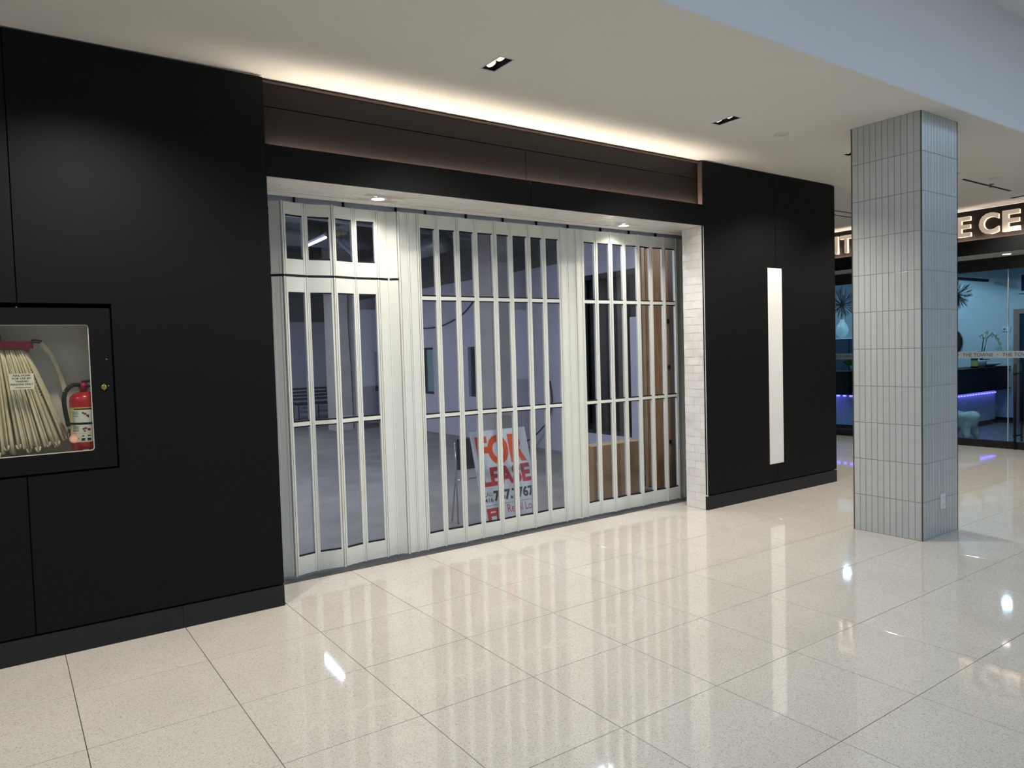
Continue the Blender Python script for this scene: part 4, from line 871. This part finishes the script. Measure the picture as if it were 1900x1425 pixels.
# clinic room
mk('floor_clinic', B(GXX, 15.1, -3.0, 6.0, -0.05, -0.001), M['clinic_floor'], kind='structure', label='grey plank floor inside the clinic')
mk('ceiling_clinic', B(GXX + 0.04, 15.1, -3.0, 6.0, 2.95, 3.0), M['clinic_wall'], kind='structure', label='pale ceiling inside the clinic')
cw = empty('wall_clinic_back', (15.0, 1.5, 0), kind='structure', label='pale blue-lit back wall of the clinic')
mk('wall_surface', B(15.0, 15.1, -3.0, 6.0, 0, 2.95), M['clinic_wall'], cw); mk('baseboard_length', B(14.985, 15.0, 0.99, 6.0, 0, 0.10), M['dark_frame'], cw)
mk('wall_clinic_side', B(GXX + 0.1, 15.0, 5.9, 6.0, 0, 2.95), M['clinic_wall'], kind='structure', label='pale far side wall of the clinic'); mk('wall_clinic_near', B(GXX + 0.1, 15.0, -3.0, -2.9, 0, 2.95), M['clinic_wall'], kind='structure', label='pale near side wall of the clinic')
d3 = empty('door_3', (14.98, 0.6, 0), kind='structure', label='brown framed doorway in the clinic back wall')
b = bmesh.new(); box(b, 14.94, 15.0, 0.90, 0.995, 0, 2.09); box(b, 14.94, 15.0, 0.0, 0.09, 0, 2.09); box(b, 14.94, 15.0, 0.09, 0.90, 2.0, 2.09); mk('door_frame', b, M['door_brown'], d3)
mk('door_leaf', B(14.97, 14.995, 0.09, 0.90, 0.0, 2.0), M['clinic_teal'], d3)
pf = empty('wall_picture', (14.98, 0.7, 2.37), label='dark framed picture above the brown clinic doorway', cat='picture')
b = bmesh.new(); box(b, 14.96, 14.995, 0.88, 0.93, 2.37, 2.74); box(b, 14.96, 14.995, 0.3, 0.35, 2.37, 2.74); box(b, 14.96, 14.995, 0.35, 0.88, 2.37, 2.41); box(b, 14.96, 14.995, 0.35, 0.88, 2.70, 2.74); mk('frame', b, M['ceramic'], pf)
mk('picture_face', B(14.975, 14.99, 0.35, 0.88, 2.41, 2.70), M['clinic_teal'], pf)
mk('ceiling_rail', B(12.2, 14.9, 1.38, 1.44, 2.62, 2.67, bevel=0.004), M['dark_frame'], label='dark horizontal rail hanging inside the clinic', cat='rail')
M['clinic_lens'] = mat('clinic_lens', (240, 250, 255), 0.5, 0.3, noise=(5, 0.01), emit=((0.6, 0.85, 1.0), 8.0))
for x_, y_, lab in ((13.1, 3.16, 'round lit ceiling spot above the clinic desk left of the column'), (12.3, 0.1, 'round lit ceiling spot nearest the clinic door'), (13.5, 0.55, 'round lit ceiling spot above the tooth stool'), (14.2, 2.2, 'round lit ceiling spot near the oval plaque'), (13.2, 5.0, 'round lit ceiling spot at the far end of the clinic')):
    e = empty('clinic_ceiling_spot', (x_, y_, 2.94), label=lab, cat='downlight', group='ceiling spots inside the clinic')
    mk('lens', lathe(bmesh.new(), [(0.0, 0.0), (0.06, 0.0), (0.06, 0.004), (0.0, 0.004)], x_, y_, 2.944, 16), M['clinic_lens'], e)
    mk('trim_ring', lathe(bmesh.new(), [(0.061, 0.004), (0.061, -0.002), (0.075, -0.001), (0.076, 0.004)], x_, y_, 2.945, 20), M['plastic'], e)
    lamp('clinic_ceiling_lamp', 'SPOT', (x_, y_, 2.935), P_CLINIC * 1.6, CYAN, e, aim=(0, 0, -1), spot_size=math.radians(165), spot_blend=0.4, shadow_soft_size=0.06)
# reception desk (L shape)
dk = empty('reception_desk', (13.4, 1.6, 0), label='white clinic reception desk with a dark raised counter and violet underlighting', cat='desk')
mk('base', prism(bmesh.new(), [(12.2, 1.2), (14.70, 1.2), (14.70, 1.8), (12.8, 1.8), (12.8, 4.2), (12.2, 4.2)], 'z', 0.09, 0.64), M['clinic_white'], dk)
mk('plinth', prism(bmesh.new(), [(12.24, 1.24), (14.66, 1.24), (14.66, 1.76), (12.76, 1.76), (12.76, 4.16), (12.24, 4.16)], 'z', 0.0, 0.09), M['clinic_dark'], dk)
mk('counter', prism(bmesh.new(), [(12.05, 1.06), (14.93, 1.06), (14.93, 1.5), (12.55, 1.5), (12.55, 4.2), (12.05, 4.2)], 'z', 0.66, 1.035), M['clinic_dark'], dk)
mk('counter_edge', prism(bmesh.new(), [(12.03, 1.04), (14.97, 1.04), (14.97, 1.52), (12.57, 1.52), (12.57, 4.2), (12.03, 4.2)], 'z', 1.036, 1.056), M['gasket'], dk)
mk('counter_edge', prism(bmesh.new(), [(12.03, 1.04), (14.97, 1.04), (14.97, 1.52), (12.57, 1.52), (12.57, 4.2), (12.03, 4.2)], 'z', 0.641, 0.659), M['gasket'], dk)
n = 0
for i in range(22): x = 12.35 + i * 0.11; mk('led_light', B(x, x + 0.05, 1.185, 1.199, 0.572, 0.590), M['led_violet'], dk, label='violet light dot')
for i in range(24): y = 1.3 + i * 0.12; mk('led_light', B(12.185, 12.199, y, y + 0.055, 0.60, 0.622), M['led_violet'], dk)
lamp('violet_strip_light', 'AREA', (13.5, 1.13, 0.63), 1.5, (0.25, 0.2, 1.0), dk, aim=(0, 0.6, -1), shape='RECTANGLE', size=2.4, size_y=0.05); lamp('violet_strip_light', 'AREA', (12.13, 2.8, 0.63), 1.5, (0.25, 0.2, 1.0), dk, aim=(0.6, 0, -1), shape='RECTANGLE', size=0.05, size_y=2.6)
# back cabinet seen left of the column
bc = empty('back_cabinet', (14.2, 4.2, 0), label='dark teal high cabinet behind the clinic desk left of the column', cat='cabinet')
mk('carcass', B(13.9, 14.5, 2.9, 5.4, 0, 1.64), M['clinic_teal'], bc); mk('cabinet_top', B(13.88, 14.52, 2.88, 5.42, 1.641, 1.668), M['clinic_white'], bc)
for i in range(4): mk('cabinet_door', B(13.885, 13.899, 2.92 + i * 0.62, 3.52 + i * 0.62, 0.05, 1.62), M['clinic_teal'], bc)
vz = lathe(bmesh.new(), [(0.0, 0.0), (0.06, 0.0), (0.12, 0.10), (0.13, 0.18), (0.09, 0.28), (0.045, 0.34), (0.05, 0.38)], 14.1, 3.80, 1.669, 24); mk('vase', vz, M['ceramic'], smooth=True, label='pale rounded vase on the teal clinic cabinet', cat='vase')
def burst(cx, cy, cz, r, label, seed):
    random.seed(seed); e = empty('twig_burst_lamp', (cx, cy, cz), label=label, cat='ornament', group='twig burst pendants in the clinic')
    bm = bmesh.new()
    for i in range(120):
        d = Vector((random.gauss(0, 1), random.gauss(0, 1), random.gauss(0, 1))).normalized(); L = r * random.uniform(0.7, 1.0)
        c = Vector((cx, cy, cz)); p1 = c + d * L * 0.55; s = Vector((random.uniform(-1, 1), random.uniform(-1, 1), random.uniform(-1, 1))) * 0.3
        tube(bm, [c + d * 0.03, p1, c + d * L], 0.0035, 3, r2=0.002)
        for q in (0.6, -0.6): tube(bm, [p1, p1 + (d + s * q).normalized() * L * 0.4], 0.0025, 3, r2=0.0015)
    mk('twigs', bm, M['twig'], e)
    mk('core', lathe(bmesh.new(), [(0.0, -0.05), (0.04, -0.03), (0.05, 0.0), (0.04, 0.03), (0.0, 0.05)], cx, cy, cz, 12), M['twig'], e, smooth=True)
    mk('cord', tube(bmesh.new(), [(cx, cy, cz + 0.04), (cx, cy, 2.95)], 0.004, 5), M['cable'], e)
burst(13.7, 1.42, 2.36, 0.30, 'dark twig burst pendant just right of the tiled column', 31); burst(14.2, 3.86, 2.36, 0.36, 'dark twig burst pendant in the gap left of the tiled column', 32)
# counter things
def orchid():
    cx, cy, z = 14.28, 1.26, 1.057
    e = empty('potted_orchid', (cx, cy, z), label='white orchid in a pale pot on the clinic counter', cat='plant')
    mk('pot', lathe(bmesh.new(), [(0.0, 0.0), (0.055, 0.0), (0.09, 0.10), (0.088, 0.125), (0.08, 0.125), (0.0, 0.11)], cx, cy, z, 20), M['ceramic'], e, smooth=True)
    s1 = [(cx - 0.03, cy, z + 0.11), (cx - 0.02, cy - .02, z + 0.3), (cx + 0.02, cy - .03, z + 0.50), (cx - 0.05, cy - .04, z + 0.58), (cx - 0.20, cy - .05, z + 0.56)]
    s2 = [(cx + 0.03, cy, z + 0.11), (cx + 0.08, cy - .02, z + 0.32), (cx + 0.16, cy - .03, z + 0.52), (cx + 0.35, cy - .04, z + 0.60), (cx + 0.56, cy - .05, z + 0.50), (cx + 0.66, cy - .05, z + 0.36)]
    for s in (s1, s2): mk('stem', tube(bmesh.new(), s, 0.008, 6), M['stem'], e, smooth=True)
    def flower(px_, py_, pz_, r):
        bm = bmesh.new()
        for k in range(5):
            a = PI / 2 + k * 2 * PI / 5; u = Vector((math.cos(a), 0, math.sin(a))); v = Vector((-math.sin(a), 0, math.cos(a))); c = Vector((px_, py_, pz_))
            pts = [c, c + u * r * .45 + v * r * .34 + Vector((0, -.008, 0)), c + u * r, c + u * r * .45 - v * r * .34 + Vector((0, -.008, 0))]
            f = [bm.verts.new(p) for p in pts]; g_ = [bm.verts.new(p + Vector((0, 0.004, 0))) for p in pts]; bm.faces.new(f); bm.faces.new(g_)
            for q in range(4): bm.faces.new((f[q], f[(q + 1) % 4], g_[(q + 1) % 4], g_[q]))
        mk('flower', bm, M['petal'], e)
    for a in ((cx + 0.10, cy - .05, z + 0.61, .08), (cx + 0.02, cy - .05, z + 0.52, .06), (cx + 0.28, cy - .06, z + 0.58, .075), (cx + 0.42, cy - .07, z + 0.54, .075), (cx + 0.52, cy - .07, z + 0.47, .075), (cx + 0.60, cy - .07, z + 0.40, .07), (cx + 0.64, cy - .07, z + 0.32, .065), (cx - 0.20, cy - .06, z + 0.55, .05), (cx - 0.08, cy - .06, z + 0.57, .04)): flower(*a)
    for k, (dx, dz) in enumerate(((-0.28, 0.12), (0.26, 0.10), (0.14, 0.16), (-0.12, 0.17), (0.36, 0.02))):
        bm = bmesh.new(); p = [Vector((cx, cy, z + .12)), Vector((cx + dx * .5, cy - .035, z + .12 + dz)), Vector((cx + dx, cy, z + .12 + dz * .6)), Vector((cx + dx * .5, cy + .035, z + .12 + dz))]
        f = [bm.verts.new(q) for q in p]; g_ = [bm.verts.new(q + Vector((0, 0, -.006))) for q in p]; bm.faces.new(f); bm.faces.new(g_)
        for q in range(4): bm.faces.new((f[q], f[(q + 1) % 4], g_[(q + 1) % 4], g_[q]))
        mk('leaf', bm, M['stem'], e)
orchid()
bo = empty('pump_bottle', (13.86, 1.2, 1.057), label='small dark bottle with a yellow-green label on the clinic counter', cat='bottle')
mk('body', lathe(bmesh.new(), [(0.0, 0.0), (0.055, 0.0), (0.055, 0.17), (0.03, 0.19), (0.03, 0.21), (0.0, 0.21)], 13.86, 1.2, 1.057, 18), M['clinic_teal'], bo, smooth=True); mk('label', lathe(bmesh.new(), [(0.056, 0.03), (0.056, 0.13)], 13.86, 1.2, 1.057, 18), mat('lime_label', (196, 210, 120), 0.5, 0.3, noise=(10, 0.05)), bo)
mk('dish', lathe(bmesh.new(), [(0.0, 0.0), (0.10, 0.0), (0.24, 0.06), (0.23, 0.065), (0.10, 0.012), (0.0, 0.012)], 14.62, 1.30, 1.0572, 24), M['ceramic'], smooth=True, label='pale shallow dish on the clinic counter before the orchid', cat='dish')
pl = empty('leafy_plant', (12.25, 2.62, 1.057), label='green leaves of a plant on the clinic counter left of the column', cat='plant')
mk('pot', lathe(bmesh.new(), [(0.0, 0.0), (0.05, 0.0), (0.07, 0.1), (0.06, 0.1), (0.0, 0.09)], 12.25, 2.50, 1.057, 16), M['ceramic'], pl, smooth=True)
for dy, dz in ((0.22, 0.14), (0.15, 0.22), (-0.1, 0.2), (-0.18, 0.12)):
    bm = bmesh.new(); p = [Vector((12.25, 2.50, 1.14)), Vector((12.22, 2.50 + dy * .5, 1.12 + dz)), Vector((12.25, 2.50 + dy, 1.13 + dz * .6)), Vector((12.29, 2.50 + dy * .6, 1.08 + dz * .5))]
    f = [bm.verts.new(q) for q in p]; g_ = [bm.verts.new(q + Vector((0.005, 0, -.004))) for q in p]; bm.faces.new(f); bm.faces.new(g_)
    for q in range(4): bm.faces.new((f[q], f[(q + 1) % 4], g_[(q + 1) % 4], g_[q]))
    mk('leaf', bm, M['leaf'], pl)
om = empty('oval_mirror', (14.97, 2.06, 1.28), label='dark oval framed plaque on the clinic wall right of the column', cat='plaque')
b = lathe(bmesh.new(), [(0.0, -0.02), (0.17, -0.02), (0.19, 0.0)], 14.98, 2.06, 0, 28, 'x'); bmesh.ops.scale(b, vec=(1, 1, 1.35), verts=b.verts); bmesh.ops.translate(b, vec=(0, 0, 1.52), verts=b.verts); mk('rim', b, M['twig'], om)
b = lathe(bmesh.new(), [(0.0, -0.025), (0.14, -0.025), (0.14, -0.019)], 14.98, 2.06, 0, 28, 'x'); bmesh.ops.scale(b, vec=(1, 1, 1.35), verts=b.verts); bmesh.ops.translate(b, vec=(0, 0, 1.52), verts=b.verts); mk('plaque_face', b, M['bronze'], om)
sw = empty('wall_switch', (14.99, 1.14, 1.70), label='small pale switch plate on the clinic wall above the orchid', cat='switch'); mk('cover_plate', B(14.985, 15.0, 1.06, 1.20, 1.69, 1.78, bevel=0.003), M['clinic_white'], sw); mk('rocker', B(14.982, 14.986, 1.14, 1.17, 1.72, 1.745), M['slot_dark'], sw)
# tooth shaped stool
def tooth(cx, cy):
    e = empty('tooth_stool', (cx, cy, 0), label='glossy white tooth-shaped stool standing in the clinic', cat='stool')
    bm = bmesh.new(); n, rows = 28, 12
    prof = [(0.0, 0.40), (0.12, 0.41), (0.20, 0.415), (0.245, 0.40), (0.26, 0.36), (0.25, 0.30), (0.225, 0.24), (0.205, 0.19)]
    rings = []
    for r, h in prof:
        rings.append([bm.verts.new((cx + r * math.cos(2 * PI * i / n) * (1 + 0.05 * math.cos(8 * PI * i / n)), cy + r * math.sin(2 * PI * i / n) * (1 + 0.05 * math.cos(8 * PI * i / n)), h + (0.018 * math.cos(8 * PI * i / n + PI) if 0.1 < r and h > 0.38 else 0))) for i in range(n)])
    for a, b_ in zip(rings, rings[1:]):
        for i in range(n): bm.faces.new((a[i], a[(i + 1) % n], b_[(i + 1) % n], b_[i]))
    bm.faces.new(rings[-1]); mk('seat', bm, M['stool'], e, smooth=True)
    for k in range(4):
        a = PI / 4 + k * PI / 2; dx, dy = math.cos(a), math.sin(a)
        mk('leg', tube(bmesh.new(), [(cx + dx * .14, cy + dy * .14, 0.28), (cx + dx * .165, cy + dy * .165, 0.18), (cx + dx * .205, cy + dy * .205, 0.08), (cx + dx * .235, cy + dy * .235, 0.0)], 0.10, 14, r2=0.03), M['stool'], e, smooth=True)
tooth(12.22, 0.72)
